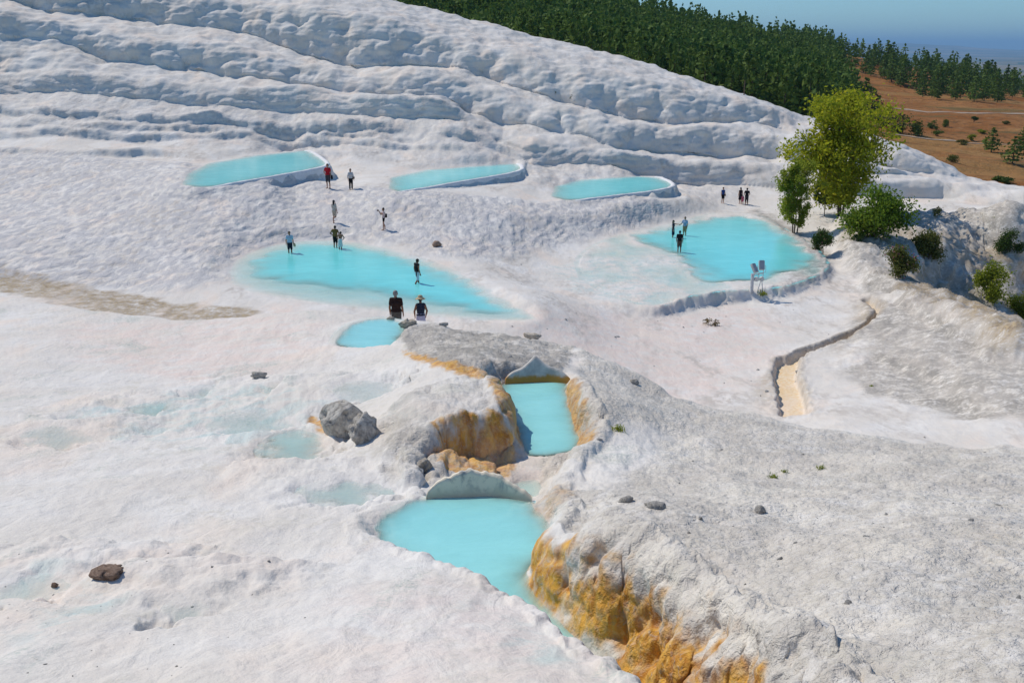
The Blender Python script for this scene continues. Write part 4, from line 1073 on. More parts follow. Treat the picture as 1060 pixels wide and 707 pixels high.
# --- broadleaved trees
def tree(name, p, height, spread, label, leafm, seed, stems=3, leaf=.3, nleaf=5000, crown_lo=.2, sparse_side=0.0, bark=BARK, upright=.0, lean=0.0):
    r = np.random.default_rng(seed)
    o = empty(name, (p[0], p[1], p[2] - .1)); tag(o, label, 'tree')
    paths, tips = [], []
    for s_ in range(stems):
        a0 = 2 * PI * s_ / stems + r.random(); base = np.array((.18 * math.cos(a0) * (stems > 1), .18 * math.sin(a0) * (stems > 1), -.2))
        hh = height * r.uniform(.82, .98) if s_ else height * .97
        off = np.array((math.cos(a0), math.sin(a0))) * spread * (.22 if stems > 1 else .03) * (1 - upright)
        P_ = []
        for k in range(8):
            f = k / 7
            P_.append((base[0] + off[0] * f ** 1.3 + r.normal() * .05 * height / 8 + lean * f, base[1] + off[1] * f ** 1.3 + r.normal() * .05 * height / 8, -.2 + hh * f, .0125 * height * (1 - f * .93) * (1.0 if stems == 1 else .72)))
        paths.append(P_)
        for b in range(13):
            f = r.uniform(crown_lo, .93); i = int(f * 7); q0 = np.array(P_[i][:3]) + (np.array(P_[min(7, i + 1)][:3]) - np.array(P_[i][:3])) * (f * 7 - i)
            a = r.random() * 6.28; env = math.sin(PI * min(1, max(.06, (f - crown_lo * .6) / (1.06 - crown_lo * .6)) ** .8)) ** .7
            ln = spread * .5 * env * r.uniform(.55, 1.1); rise = ln * (r.uniform(.2, .62) + upright * 1.3)
            q1 = q0 + np.array((math.cos(a) * ln * .55, math.sin(a) * ln * .55, rise * .45)); q2 = q0 + np.array((math.cos(a) * ln, math.sin(a) * ln, rise))
            if q2[2] > height: q2[2] = height * r.uniform(.93, 1.0)
            rb = .006 * height * (1 - f * .6)
            paths.append([(*q0, rb), (*q1, rb * .6), (*q2, rb * .2)])
            for m_ in range(7):
                g = r.uniform(.3, 1.05); tips.append(q0 + (q2 - q0) * g + r.normal(size=3) * ln * .14)
                if r.random() < .5:
                    paths.append([(*(q0 + (q2 - q0) * min(g, .9)), rb * .3), (*tips[-1], rb * .12)])
    tips = np.array(tips)
    side = tips[:, 0] / (spread * .5)
    wgt = np.where(side > .25, 1 - sparse_side, 1.0)
    cl = r.choice(len(tips), size=nleaf // 14, p=wgt / wgt.sum())
    C_, tn = [], []
    for c_ in cl:
        m_ = 14; rad = spread * r.uniform(.03, .075)
        C_.append(tips[c_] + r.normal(size=(m_, 3)) * rad * (1, 1, .8)); tn.append(np.clip(r.random() * .5 + .5 * r.random(m_), 0, 1))
    C_ = np.concatenate(C_); C_[:, 2] = np.maximum(C_[:, 2], height * crown_lo * .55)
    link('trunk', tube_mesh('trunk', paths, bark, 6), o)
    link('crown', leaf_mesh('crown', C_, leaf, r, leafm, tint=np.concatenate(tn)), o)
    return o
p = gp3(870, 224); tree('ash_tree', p, px2m(p, 124), px2m(p, 104), 'tall airy yellow green tree with several stems beside the right pool', L_YEL, 611, stems=4, leaf=.34, nleaf=21000, crown_lo=.12, sparse_side=.8)
p = gp3(823, 241); tree('young_tree', p, px2m(p, 80), px2m(p, 40), 'small upright olive green tree with three thin stems at the pool bank', L_OLV, 612, stems=3, leaf=.17, nleaf=15000, crown_lo=.1, upright=.55)
p = gp3(853, 224); tree('young_tree', p, px2m(p, 42), px2m(p, 24), 'little dark leaved tree with a pale stem under the yellow green tree', L_DRK, 613, stems=1, leaf=.24, nleaf=1300, crown_lo=.35, bark=PALE_BARK)
print('plants', round(time.time() - T0, 1))

# ------------------------------------------------------------------ rims of the three upper pools
M_RIM = None
t = NT('rim_travertine'); v = t.coord()
c = t.mix(t.ramp(t.noise(v, 1.2, 5, .6), .35, .7), (.74, .72, .70), (.82, .81, .80))
c = t.mix(t.math('MULTIPLY', t.ramp(t.noise(t.coord((3, 3, .5)), 2.0, 4, .6), .55, .7), .35), c, (.60, .56, .51))
t.bsdf(c, .85, t.bump(t.noise(v, 6, 5, .6), .5, .05), .2); M_RIM = t.m
def pool_rim(pts, z, label, hdown):
    path = np.array([PZ(u, v, z)[:2] for u, v in pts])
    for _ in range(1):      # round the corners, keep the ends
        q = [path[0]]
        for a, b in zip(path[:-1], path[1:]): q += [a * .75 + b * .25, a * .25 + b * .75]
        path = np.array(q + [path[-1]])
    s = np.concatenate([[0], np.cumsum(np.hypot(*np.diff(path, axis=0).T))]); n = 140
    sx = np.linspace(0, s[-1], n); path = np.stack([np.interp(sx, s, path[:, 0]), np.interp(sx, s, path[:, 1])], 1)
    d = np.gradient(path, axis=0); d /= np.linalg.norm(d, axis=1)[:, None]; nr = np.stack([d[:, 1], -d[:, 0]], 1)
    ctr = path.mean(0); cx = np.array([np.mean([PZ(u, v, z)[0] for u, v in pts]), np.mean([PZ(u, v, z)[1] for u, v in pts])])
    if np.sum(nr * (path - (cx + np.array((0, 3))))) < 0: nr = -nr          # outward
    prof = [(-.30, -.5), (-.26, .03), (-.16, .11), (.02, .13), (.16, .08), (.22, -.05), (.26, -.5), (.34, -1.0), (.46, -hdown)]
    V = []; f = np.minimum(1, np.minimum(np.arange(n), np.arange(n)[::-1] * 1.0) / 12)
    for k, (o, h) in enumerate(prof):
        wv = .05 * fbm(path[:, 0] * .8, path[:, 1] * .8, k * .4, 3)
        V.append(np.stack([path[:, 0] + nr[:, 0] * (o + wv), path[:, 1] + nr[:, 1] * (o + wv), z + np.where(h > 0, h * f, h) + (.02 * fbm(path[:, 0] * 2, path[:, 1] * 2, k, 2) if h > -.2 else 0) - .06 * (1 - f)], 1))
    V = np.array(V).transpose(1, 0, 2); m_ = len(prof)
    ii = np.arange(n * m_).reshape(n, m_)
    q = np.stack([ii[:-1, :-1].ravel(), ii[1:, :-1].ravel(), ii[1:, 1:].ravel(), ii[:-1, 1:].ravel()], 1)
    caps = [tuple(ii[0, [0, 1, 2, 3]]), tuple(ii[0, [0, 3, 4, 8]]), tuple(ii[-1, [3, 2, 1, 0]]), tuple(ii[-1, [8, 4, 3, 0]])]
    o = link('pool_wall', mesh_np('pool_wall', V.reshape(-1, 3), np.concatenate([q, np.array(caps)]), [M_RIM]))
    return tag(o, label, 'pool wall', 'curved white walls of the three upper pools')
pool_rim([(205, 194.5), (228, 193), (280, 184), (325, 176), (341, 171.5), (336, 165.5), (320, 155.5), (305, 156.5)], 3.1, 'curved white retaining wall of the upper pool farthest left', 1.9)
pool_rim([(405, 199), (436, 196.5), (470, 190), (520, 182), (541, 177), (541, 172), (534, 169), (520, 170)], 2.0, 'curved white retaining wall of the middle upper pool', 1.7)
pool_rim([(590, 207.5), (612, 206.5), (640, 203), (675, 199), (697, 194.5), (697, 189.5), (682, 183.5), (668, 182)], .75, 'curved white retaining wall of the upper pool nearest the trees', 2.0)

# ------------------------------------------------------------------ metal weirs in the channel
t = NT('weathered_sheet'); v = t.coord()
sp = t.n('ShaderNodeSeparateXYZ'); t.l(t.n('ShaderNodeTexCoord').outputs['Object'], sp.inputs[0])
n_ = t.noise(t.coord((1, 1, .5)), 3.5, 5, .6, .8)
c = t.mix(t.ramp(n_, .34, .54), (.33, .335, .32), (.84, .74, .57))
c = t.mix(t.math('MULTIPLY', t.ramp(t.noise(v, 9, 4, .6), .5, .7), .6), c, (.44, .40, .33))
c = t.mix(t.ramp(t.math('ADD', sp.outputs['Z'], t.math('MULTIPLY', t.noise(v, 5, 3), .25)), .32, .14), c, (.62, .56, .42))
t.bsdf(c, .6, t.bump(n_, .4, .02), .3); M_SHEET = t.m
t = NT('grey_folded_sheet'); v = t.coord()
sp = t.n('ShaderNodeSeparateXYZ'); t.l(t.n('ShaderNodeTexCoord').outputs['Object'], sp.inputs[0])
c = t.mix(t.ramp(t.noise(v, 4, 4, .6), .35, .65), (.46, .44, .40), (.68, .64, .57))
c = t.mix(t.ramp(t.math('ADD', sp.outputs['Z'], t.math('MULTIPLY', t.noise(v, 6, 3), .18)), .30, .20), c, (.52, .26, .05))
t.bsdf(c, .55, t.bump(t.noise(v, 3, 4), .3, .03), .3); M_FOLD = t.m
def weir(name, pl, pr, top, label, mat, bulge, lean, low):
    """bent sheet from pl to pr, top(s) its height over the water"""
    pl, pr = np.array(pl), np.array(pr); n, m_ = 60, 14
    o_ = np.array((*(.5 * (pl[:2] + pr[:2])), pl[2])); ax = pr[:2] - pl[:2]; L_ = np.linalg.norm(ax); ax /= L_; nr = np.array((-ax[1], ax[0]))
    F, Bk = [], []
    for i in range(n):
        s = i / (n - 1); ht = top(s)
        for j in range(m_):
            g = j / (m_ - 1); z = low + (ht - low) * g
            off = bulge * (4 * s * (1 - s)) * (1 - .55 * g) + lean * max(z, 0) + .02 * math.sin(9 * s + 3 * g)
            xy = ax * (s - .5) * L_ + nr * off
            F.append((xy[0], xy[1], z)); Bk.append((xy[0] + nr[0] * .06, xy[1] + nr[1] * .06, z))
    ii = np.arange(n * m_).reshape(n, m_); q = []
    for a in range(n - 1):
        for b in range(m_ - 1):
            q.append((ii[a, b], ii[a + 1, b], ii[a + 1, b + 1], ii[a, b + 1])); k = n * m_; q.append((k + ii[a, b], k + ii[a, b + 1], k + ii[a + 1, b + 1], k + ii[a + 1, b]))
        q.append((ii[a, m_ - 1], ii[a + 1, m_ - 1], n * m_ + ii[a + 1, m_ - 1], n * m_ + ii[a, m_ - 1]))
    for a in (0, n - 1):
        for b in range(m_ - 1): q.append((ii[a, b], ii[a, b + 1], n * m_ + ii[a, b + 1], n * m_ + ii[a, b]))
    return tag(link(name, mesh_np(name, np.array(F + Bk), np.array(q), [mat]), None, o_), label, 'weir')
def arch(s):
    return .33 * max(0, math.sin(PI * (s ** .8))) ** .8 * (1 + .05 * math.sin(21 * s) + .03 * math.sin(47 * s + 1)) + .05 + .008 * math.sin(83 * s)
weir('channel_weir', PH(441, 517, 6.8), PH(551, 519, 6.8), arch, 'arched weathered grey sheet standing in the near turquoise basin', M_SHEET, .22, .42, -.6)
def peak(s):
    a = abs(s - .47) / (.47 if s < .47 else .53)
    return .46 * (1 - a) ** .8 * (1 - .12 * math.sin(PI * a)) + .10 + .02 * math.sin(17 * s)
weir('channel_weir', PH(523, 398, 7.7), PH(591, 397, 7.7), peak, 'tent shaped grey sheet with orange stain at the far end of the upper basin', M_FOLD, .15, .55, -.5)

# ------------------------------------------------------------------ rocks
def rock_mat(name, c1, c2, c3, sc=5):
    t = NT(name); v = t.coord(); f = t.noise(v, sc * 2.2, 5, .65)
    c = t.mix(t.ramp(t.noise(v, sc, 5, .6), .35, .65), c1, c2); c = t.mix(t.math('MULTIPLY', t.ramp(f, .55, .7), .7), c, c3)
    t.bsdf(c, .9, t.bump(f, .9, .04), .2); return t.m
M_GREY = rock_mat('grey_rock', (.34, .31, .27), (.60, .56, .49), (.13, .115, .095), 4)
M_BRN = rock_mat('brown_rock', (.26, .17, .12), (.44, .31, .23), (.10, .075, .06), 7)
M_TAN = rock_mat('tan_rock', (.40, .33, .24), (.62, .56, .47), (.24, .18, .11), 5)
def rock_mesh(name, seed, mat, sub=4, rough=.5, flat=.85):
    bm = bmesh.new(); bmesh.ops.create_icosphere(bm, subdivisions=sub, radius=1)
    co_ = np.array([v_.co for v_ in bm.verts]); s = seed * 3.7
    d = 1 + rough * fbm(co_[:, 0] * 1.2 + s, co_[:, 1] * 1.2, co_[:, 2] * 1.2, 4) - .22 * rough * np.abs(fbm(co_[:, 0] * 3 + s, co_[:, 1] * 3, co_[:, 2] * 3, 3)) * 2
    a, b = worley(co_[:, 0] * 1.3 + s, co_[:, 1] * 1.3, co_[:, 2] * 1.3); d *= 1 + .08 * (b - a - .3)
    pr_ = np.random.default_rng(seed); pn_ = pr_.normal(size=(16, 3)); pn_ /= np.linalg.norm(pn_, axis=1)[:, None]; pd_ = pr_.uniform(.62, .92, 16)
    pp = co_ * d[:, None]
    for n_, d_ in zip(pn_, pd_):
        ex_ = np.maximum(pp @ n_ - d_, 0); pp = pp - ex_[:, None] * n_ * .92
    for v_, k in zip(bm.verts, pp):
        v_.co = Vector(k)
        if v_.co.z > flat: v_.co.z = flat + (v_.co.z - flat) * .3
    me = bpy.data.meshes.new(name); bm.to_mesh(me); bm.free(); me.materials.append(mat)
    me.polygons.foreach_set('use_smooth', np.full(len(me.polygons), True)); return me
def rock(name, u, v, wp, hp, label, mat, seed, sink=.25, rz=0.0, dep=.8, sub=4, group=None):
    p = gp3(u, v); w_, h_ = px2m(p, wp) / 2, px2m(p, hp) / (1.7 - sink)
    o = link(name, rock_mesh(name, seed, mat, sub), None, (p[0], p[1] + w_ * dep * .5, p[2] + h_ * (.75 - sink)), (0, 0, rz)); o.scale = (w_, w_ * dep, h_)
    return tag(o, label, 'rock', group)
rock('boulder', 354, 450, 58, 38, 'jagged grey boulder on the white left bank above the orange face', M_GREY, 3, .45, .4, .85, 5)
rock('boulder', 376, 458, 36, 30, 'smaller pale grey block leaning on the right side of the jagged grey boulder', M_GREY, 9, .45, 1.0, .9)
rock('rock', 107, 602, 38, 11, 'crumbly reddish brown rock alone on the white ground at lower left', M_BRN, 5, .4, .2, .8)
rock('rock', 56, 609, 9, 6, 'tiny dark stone just left of the reddish brown rock', M_BRN, 6, .2, 0, .7, 3)
rock('rock', 421, 340, 20, 9, 'tan rounded rock in front of the woman in the straw hat', M_TAN, 7, .2, .1, .7)
rock('rock', 404, 332, 10, 5, 'small pale rock at the waterline by the man in the brown shirt', M_TAN, 17, .2, .1, .7, 3)
rock('rock', 459, 338, 11, 5, 'small grey rock on the shelf right of the woman in the straw hat', M_GREY, 18, .2, .1, .7, 3)
rock('rock', 452, 257, 11, 7, 'dark lone rock on the white slope above the big turquoise pool', M_BRN, 8, .2, .3, .8, 3)
rock('rock', 268, 392, 18, 7, 'low dark ledge stone on the white bank above the grey boulder', M_GREY, 10, .3, .3, .6, 3)
rock('rock', 551, 352, 22, 7, 'flat brownish slab lying on top of the rocky shelf behind the tent shaped weir', M_TAN, 11, .3, -.2, .6, 3)
rock('rock', 657, 397, 12, 5, 'flat grey slab on the right bank beyond the channel', M_GREY, 12, .3, 0, .6, 3)
rock('rock', 440, 494, 20, 14, 'pale knobbly block at the left end of the arched weir', M_TAN, 13, .3, .5, .8)
rock('rock', 787, 533, 15, 8, 'single dark grey stone in the middle of the crusted right bank', M_GREY, 14, .45, .5, .8, 3)
rock('rock', 649, 526, 18, 6, 'dark grey flat stone near the bank edge right of the near basin', M_GREY, 15, .55, .2, .7, 3)
rock('rock', 680, 535, 24, 7, 'long dark grey stone right of the other flat stone by the near basin', M_GREY, 16, .55, -.1, .7, 3)
M_PEB = rock_mat('pebble_stone', (.46, .44, .40), (.60, .57, .52), (.30, .28, .25), 8)
sm_ = [rock_mesh('pebble', 30 + k, M_PEB, 2) for k in range(4)]
r = np.random.default_rng(5)
for k in range(64):
    u, v = r.uniform(600, 1055), r.uniform(450, 640)
    if v > 520 + (u - 560) * .45: continue
    p = gp3(u, v); s_ = .015 + .045 * r.random() ** 3
    o = link('pebble', sm_[k % 4], None, (p[0], p[1], p[2] - s_ * .15), (r.random(), r.random(), r.random() * 6)); o.scale = (s_, s_ * r.uniform(.6, 1), s_ * .7)
    tag(o, 'small grey stone among the litter on the crusted right bank', 'stone', 'small stones littering the right bank')
for k in range(36):
    u, v = r.uniform(5, 330), r.uniform(560, 700)
    p = gp3(u, v); s_ = .010 + .03 * r.random() ** 3
    o = link('pebble', sm_[k % 4], None, (p[0], p[1], p[2] - s_ * .15), (r.random(), r.random(), r.random() * 6)); o.scale = (s_, s_ * r.uniform(.6, 1), s_ * .7)
    tag(o, 'tiny stone on the white ground at lower left', 'stone', 'tiny stones on the white left bank')
for k in range(40):
    u, v = r.uniform(520, 860), r.uniform(262, 410)
    p = gp3(u, v)
    if 550 < u < 860 and v < 320: continue
    s_ = .06 + .10 * r.random() ** 3
    o = link('pebble', sm_[k % 4], None, (p[0], p[1], p[2] - s_ * .1), (r.random(), r.random(), r.random() * 6)); o.scale = (s_, s_ * r.uniform(.6, 1), s_ * .6)
    tag(o, 'stone lying on the pinkish white flat', 'stone', 'stones on the pinkish flat')
# grass tufts
def tuft(u, v, wp, label, seed):
    p = gp3(u, v); r = np.random.default_rng(seed); s_ = px2m(p, wp) / 2
    C_ = np.clip(np.stack([r.normal(size=90) * s_ * .45, r.normal(size=90) * s_ * .35, np.abs(r.normal(size=90)) * s_ * .3], 1), -s_ * .8, s_ * .8)
    o = link('grass_tuft', leaf_mesh('grass_tuft', C_, s_ * .7, r, L_OLV, up=1.5, aspect=.16), None, p); tag(o, label, 'grass tuft')
for k, q_ in enumerate([(640, 445, 16, 'sparse grass tuft on the white patch right of the upper basin'), (800, 493, 12, 'yellow green tuft on the crusted right bank, nearest the camera'), (850, 485, 10, 'dark green tuft right of the yellow green one on the crusted bank'), (812, 487, 8, 'tiny tuft just behind the yellow green one'), (789, 306, 12, 'green tuft at the foot of the floodlight stand'), (902, 402, 5, 'tiny green plant on the grey mound')]):
    tuft(*q_, 700 + k)

# ------------------------------------------------------------------ floodlight stand
def boxm(lo, hi, bev=.01):
    bm = bmesh.new(); bmesh.ops.create_cube(bm, size=1)
    for v_ in bm.verts: v_.co = Vector([(lo[i] + hi[i]) / 2 + v_.co[i] * (hi[i] - lo[i]) for i in range(3)])
    if bev: bmesh.ops.bevel(bm, geom=list(bm.edges), offset=bev, segments=2, affect='EDGES')
    return bm
def bm_link(name, bm, mat, parent=None, loc=None, rot=None, smooth=False):
    me = bpy.data.meshes.new(name); bm.to_mesh(me); bm.free(); me.materials.append(mat)
    if smooth: me.polygons.foreach_set('use_smooth', np.full(len(me.polygons), True))
    return link(name, me, parent, loc, rot)
M_GALV = simple('galvanised_steel', (.50, .51, .52), .45, .15, 5); M_LAMP = simple('grey_lamp_housing', (.55, .55, .52), .5, .12, 5); M_LENS = simple('dark_lamp_glass', (.30, .33, .37), .2, .1, 3, .6)
p = gp3(783, 302); fl = empty('floodlight_stand', p, .25); tag(fl, 'grey post stand with two tilted floodlights beside the right pool', 'floodlight')
S_ = px2m(p, 37) / 2.45
fl.scale = (S_, S_, S_)
bm_link('post', boxm((-.45, -.06, -.1), (-.27, .10, 1.25)), M_GALV, fl)
for (x0, rz, tx) in ((-.27, .5, -.55), (.26, -.25, -.35)):
    h = bm_link('lamp_head', boxm((-.20, -.10, -.34), (.20, .10, .34), .04), M_LAMP, fl, (x0, 0, 1.62 + (.18 if x0 > 0 else 0)), (tx, 0, rz))
    bm_link('lens', boxm((-.16, -.12, -.29), (.16, -.102, .29), .005), M_LENS, h)
    ymesh = tube_mesh('yoke', [[(-.28, 0, .0, .018), (-.28, 0, -.48, .018), (0, 0, -.52, .018), (.28, 0, -.48, .018), (.28, 0, .0, .018)]], M_GALV, 6); link('yoke', ymesh, h)
link('frame', tube_mesh('frame', [[(-.36, 0, 1.2, .03), (.0, 0, 1.22, .03), (.42, 0, 1.22, .03)], [(-.27, 0, .82, .025), (.42, 0, .86, .025)], [(.42, 0, 1.75, .025), (.42, 0, .80, .025)], [(.1, 0, 1.2, .025), (.1, 0, .82, .025)]], M_GALV, 6), fl)
for x0 in (-.08, .32):
    bm = bmesh.new(); bmesh.ops.create_cone(bm, segments=20, radius1=.17, radius2=.15, depth=.14, cap_ends=True); bmesh.ops.rotate(bm, verts=bm.verts, matrix=Matrix.Rotation(PI / 2, 3, 'X')); bmesh.ops.translate(bm, verts=bm.verts, vec=(x0, -.05, .85))
    bm_link('junction_box', bm, M_LAMP, fl)
for q_ in ([(.30, 0, .8, .028), (-.02, -.1, -.1, .028)], [(.34, 0, .8, .028), (.42, -.12, -.1, .028)], [(.30, 0, .8, .028), (.2, .25, -.1, .028)]):
    link('leg', tube_mesh('leg', [q_], M_GALV, 6), fl)
# wooden post on the ridge
p = G(770, 100.5); o = link('wooden_post', tube_mesh('wooden_post', [[(0, 0, -.3, .07), (0, 0, 1.0, .065), (.02, 0, 2.1, .06)]], BARK, 8), None, p); tag(o, 'thin dark post standing on the white ridge before the pine wood', 'post')
print('things', round(time.time() - T0, 1))

# ------------------------------------------------------------------ people
def capsules(caps):
    """one closed tapered capsule per entry (p0, r0, p1, r1)"""
    V, Q = [], []; N = 12; R = 5
    for p0, r0, p1, r1 in caps:
        p0 = np.array(p0, float); p1 = np.array(p1, float); d = p1 - p0; L_ = np.linalg.norm(d)
        d = d / L_ if L_ > 1e-6 else np.array((0, 0, 1.0))
        a = np.cross(d, (.2, .9, .3)); a /= np.linalg.norm(a); b_ = np.cross(d, a); b = len(V)
        rings = [(-math.cos(k * PI / 2 / R), math.sin(k * PI / 2 / R), 0) for k in range(1, R + 1)] + [(math.sin(k * PI / 2 / R), math.cos(k * PI / 2 / R), 1) for k in range(0, R)]
        for h, w_, e in rings:
            c_, r_ = (p0, r0) if e == 0 else (p1, r1)
            for k in range(N):
                an_ = 2 * PI * k / N; V.append(c_ + d * h * r_ + r_ * w_ * (math.cos(an_) * a + math.sin(an_) * b_))
        m_ = len(rings)
        for i in range(m_ - 1):
            for k in range(N): Q.append((b + i * N + k, b + i * N + (k + 1) % N, b + (i + 1) * N + (k + 1) % N, b + (i + 1) * N + k))
        V.append(p0 - d * r0); V.append(p1 + d * r1); t0 = len(V) - 2
        for k in range(N):
            Q.append((t0, b + (k + 1) % N, b + k, b + k)); Q.append((t0 + 1, b + (m_ - 1) * N + k, b + (m_ - 1) * N + (k + 1) % N, b + (m_ - 1) * N + (k + 1) % N))
    return V, Q
def fused(name, caps, mat, voxel):
    """the union of the capsules as one continuous smooth surface"""
    V, Q = capsules(caps); bm = bmesh.new(); vs = [bm.verts.new(v_) for v_ in V]
    for q_ in Q:
        f = list(dict.fromkeys(q_))
        try: bm.faces.new([vs[i] for i in f])
        except ValueError: pass
    bmesh.ops.recalc_face_normals(bm, faces=bm.faces)
    me = bpy.data.meshes.new(name); bm.to_mesh(me); bm.free()
    o = bpy.data.objects.new(name, me); COL.objects.link(o)
    md = o.modifiers.new('remesh', 'REMESH'); md.mode = 'VOXEL'; md.voxel_size = voxel; md.use_smooth_shade = True
    ms = o.modifiers.new('smooth', 'SMOOTH'); ms.factor = .5; ms.iterations = 2
    dg = bpy.context.evaluated_depsgraph_get(); m2 = bpy.data.meshes.new_from_object(o.evaluated_get(dg))
    bpy.data.objects.remove(o); bpy.data.meshes.remove(me); m2.name = name
    m2.materials.clear(); m2.materials.append(mat); return m2
_cm = {}
def cloth(col, rough=.85):
    if col not in _cm: _cm[col] = simple('cloth', col, rough, .18, 14, .15, .3)
    return _cm[col]
SKIN = simple('skin', (.42, .22, .14), .55, .12, 12, .35); TAN = simple('tanned_skin', (.27, .12, .065), .55, .12, 12, .35)
HAIR_D = simple('dark_hair', (.018, .014, .012), .5, .3, 30); HAIR_G = simple('grey_hair', (.22, .21, .20), .6, .25, 30); STRAW = simple('straw', (.48, .37, .22), .8, .2, 25, .2, .5); BLACK = (.012, .012, .014)
EYE = simple('eye_white', (.6, .58, .55), .3, .02, 5)
def person(loc, height, face, label, shirt=None, sleeves=.5, bottom=None, blen=1.0, skin=SKIN, hair=HAIR_D, long_hair=False, hat=False, pose=None, build=1.0, bag=None, female=False, skirt=False, head_tilt=0.0, lean=0.0, look=0.0, apron=None, shoes=None, scale_only=None):
    """face: degrees the person turns from looking at the camera (90 = to the right of the picture)"""
    P = dict(hipL=(.085, 0, .92), hipR=(-.085, 0, .92), kneeL=(.095, -.015, .50), kneeR=(-.095, -.015, .50), ankL=(.10, .02, .085), ankR=(-.10, .02, .085),
             shL=(.175, .01, 1.415), shR=(-.175, .01, 1.415), elL=(.235, .03, 1.13), elR=(-.235, .03, 1.13), wrL=(.245, -.05, .885), wrR=(-.245, -.05, .885))
    P.update(pose or {})
    P = {k: np.array(v_, float) for k, v_ in P.items()}
    if female:
        for k in ('shL', 'shR'): P[k] = P[k] * (.88, 1, .985)
    up = lambda q_: np.array((q_[0], q_[1] - lean * (q_[2] - .95), q_[2] - .5 * abs(lean) * (q_[2] - .95) * .4)) if q_[2] > .95 else np.array(q_, float)
    if lean:
        for k in ('shL', 'shR', 'elL', 'elR', 'wrL', 'wrR'): P[k] = P[k] + np.array((0, -lean * max(0, .45), -.06 * abs(lean)))
    b = build; tw = .9 if female else 1.0
    C = up((0, .0, 1.27)); W_ = up((0, .005, 1.09)); N0 = up((0, .015, 1.47)); HC = up((look, -.015 - head_tilt * .5, 1.625 - head_tilt * .3))
    hx = np.array((1, 0, 0)); fr = np.array((look * 4, -1, -head_tilt * 2.5)); fr /= np.linalg.norm(fr); sd = np.cross(fr, (0, 0, 1)); sd /= np.linalg.norm(sd); upv = np.cross(sd, fr)
    torso = [(np.array((-.065 * b, .005, .96)), .105 * b, np.array((.065 * b, .005, .96)), .105 * b), (W_ - hx * .055 * b * tw, .088 * b, W_ + hx * .055 * b * tw, .088 * b), (C - hx * .075 * b * tw, .098 * b, C + hx * .075 * b * tw, .098 * b),
             (np.array((-.05 * b, .005, .98)), .10 * b, W_ - hx * .045 * b, .088 * b), (np.array((.05 * b, .005, .98)), .10 * b, W_ + hx * .045 * b, .088 * b), (W_ - hx * .05 * b, .085 * b, C - hx * .07 * b, .095 * b), (W_ + hx * .05 * b, .085 * b, C + hx * .07 * b, .095 * b),
             (P['shL'] - hx * .03, .062, P['shR'] + hx * .03, .062), (C, .10 * b, N0 - np.array((0, 0, .07)), .07)]
    if female: torso += [(C + (s_ * .07, -.07, -.01), .055, C + (s_ * .07, -.08, -.03), .05) for s_ in (1, -1)]
    legs, feet = {}, []
    for s_ in 'LR':
        legs[s_] = [(P['hip' + s_], .088 * b, P['knee' + s_], .055), (P['knee' + s_] + (0, .012, -.03), .056, P['ank' + s_] + (0, .005, .20), .050), (P['ank' + s_] + (0, .005, .2), .05, P['ank' + s_], .036)]
        k = P['ank' + s_]; feet += [(k + (0, .03, -.045), .036, k + (0, -.13, -.055), .028), (k + (.02, -.12, -.058), .024, k + (.02, -.165, -.062), .018), (k + (-.02, -.12, -.058), .024, k + (-.02, -.165, -.062), .018)]
    arms, hands = {}, []
    for s_ in 'LR':
        sh, el, wr = P['sh' + s_], P['el' + s_], P['wr' + s_]
        arms[s_] = [(sh, .056, sh * .5 + el * .5, .047), (sh * .5 + el * .5, .047, el, .039), (el, .041, el * .6 + wr * .4, .038), (el * .6 + wr * .4, .038, wr, .026)]
        d = wr - el; d /= np.linalg.norm(d); sg = 1 if s_ == 'L' else -1
        ac = np.cross(d, (sg * 1.0, 0.05, 0)); ac = ac / np.linalg.norm(ac) if np.linalg.norm(ac) > .05 else np.array((0, -1.0, 0)); pn = np.cross(d, ac) * sg
        hands += [(wr, .024, wr + d * .05, .024), (wr + d * .035 + ac * .018, .019, wr + d * .085 + ac * .024, .016), (wr + d * .035 - ac * .018, .019, wr + d * .08 - ac * .024, .016)]
        for f_, ln in ((-.030, .055), (-.010, .072), (.010, .078), (.030, .068)):
            q0 = wr + d * .085 + ac * f_; q1 = q0 + d * ln * .55 - pn * .006; q2 = q1 + d * ln * .4 - pn * .022
            hands += [(q0, .0095, q1, .009), (q1, .009, q2, .008)]
        th = wr + d * .03 + ac * .03; hands += [(th, .012, th + d * .035 + ac * .028, .0105), (th + d * .035 + ac * .028, .0105, th + d * .065 + ac * .026, .009)]
    head = [(N0 - (0, 0, .06), .056, HC - upv * .08, .052), (HC + upv * .03 - fr * .012, .088, HC + upv * .028 + fr * .010, .084), (HC - upv * .035 + fr * .015, .070, HC - upv * .085 + fr * .038, .038),
            (HC - upv * .0 + fr * .088, .012, HC - upv * .03 + fr * .105, .014), (HC - upv * .062 + fr * .082 - sd * .016, .009, HC - upv * .062 + fr * .082 + sd * .016, .009)] + \
           [(HC + sd * s_ * .083 - fr * .005 + upv * .012, .014, HC + sd * s_ * .086 - fr * .01 - upv * .02, .011) for s_ in (1, -1)]
    body = torso + legs['L'] + legs['R'] + feet + arms['L'] + arms['R'] + hands + head
    o = link('person', fused('person', body, skin, .0125)); o.location = loc; o.rotation_euler = (0, 0, math.radians(face)); k_ = height / 1.74; o.scale = (k_, k_, k_)
    tag(o, label, 'person')
    g = lambda caps, e: [(a_, ra + e, c_, rc + e) for a_, ra, c_, rc in caps]
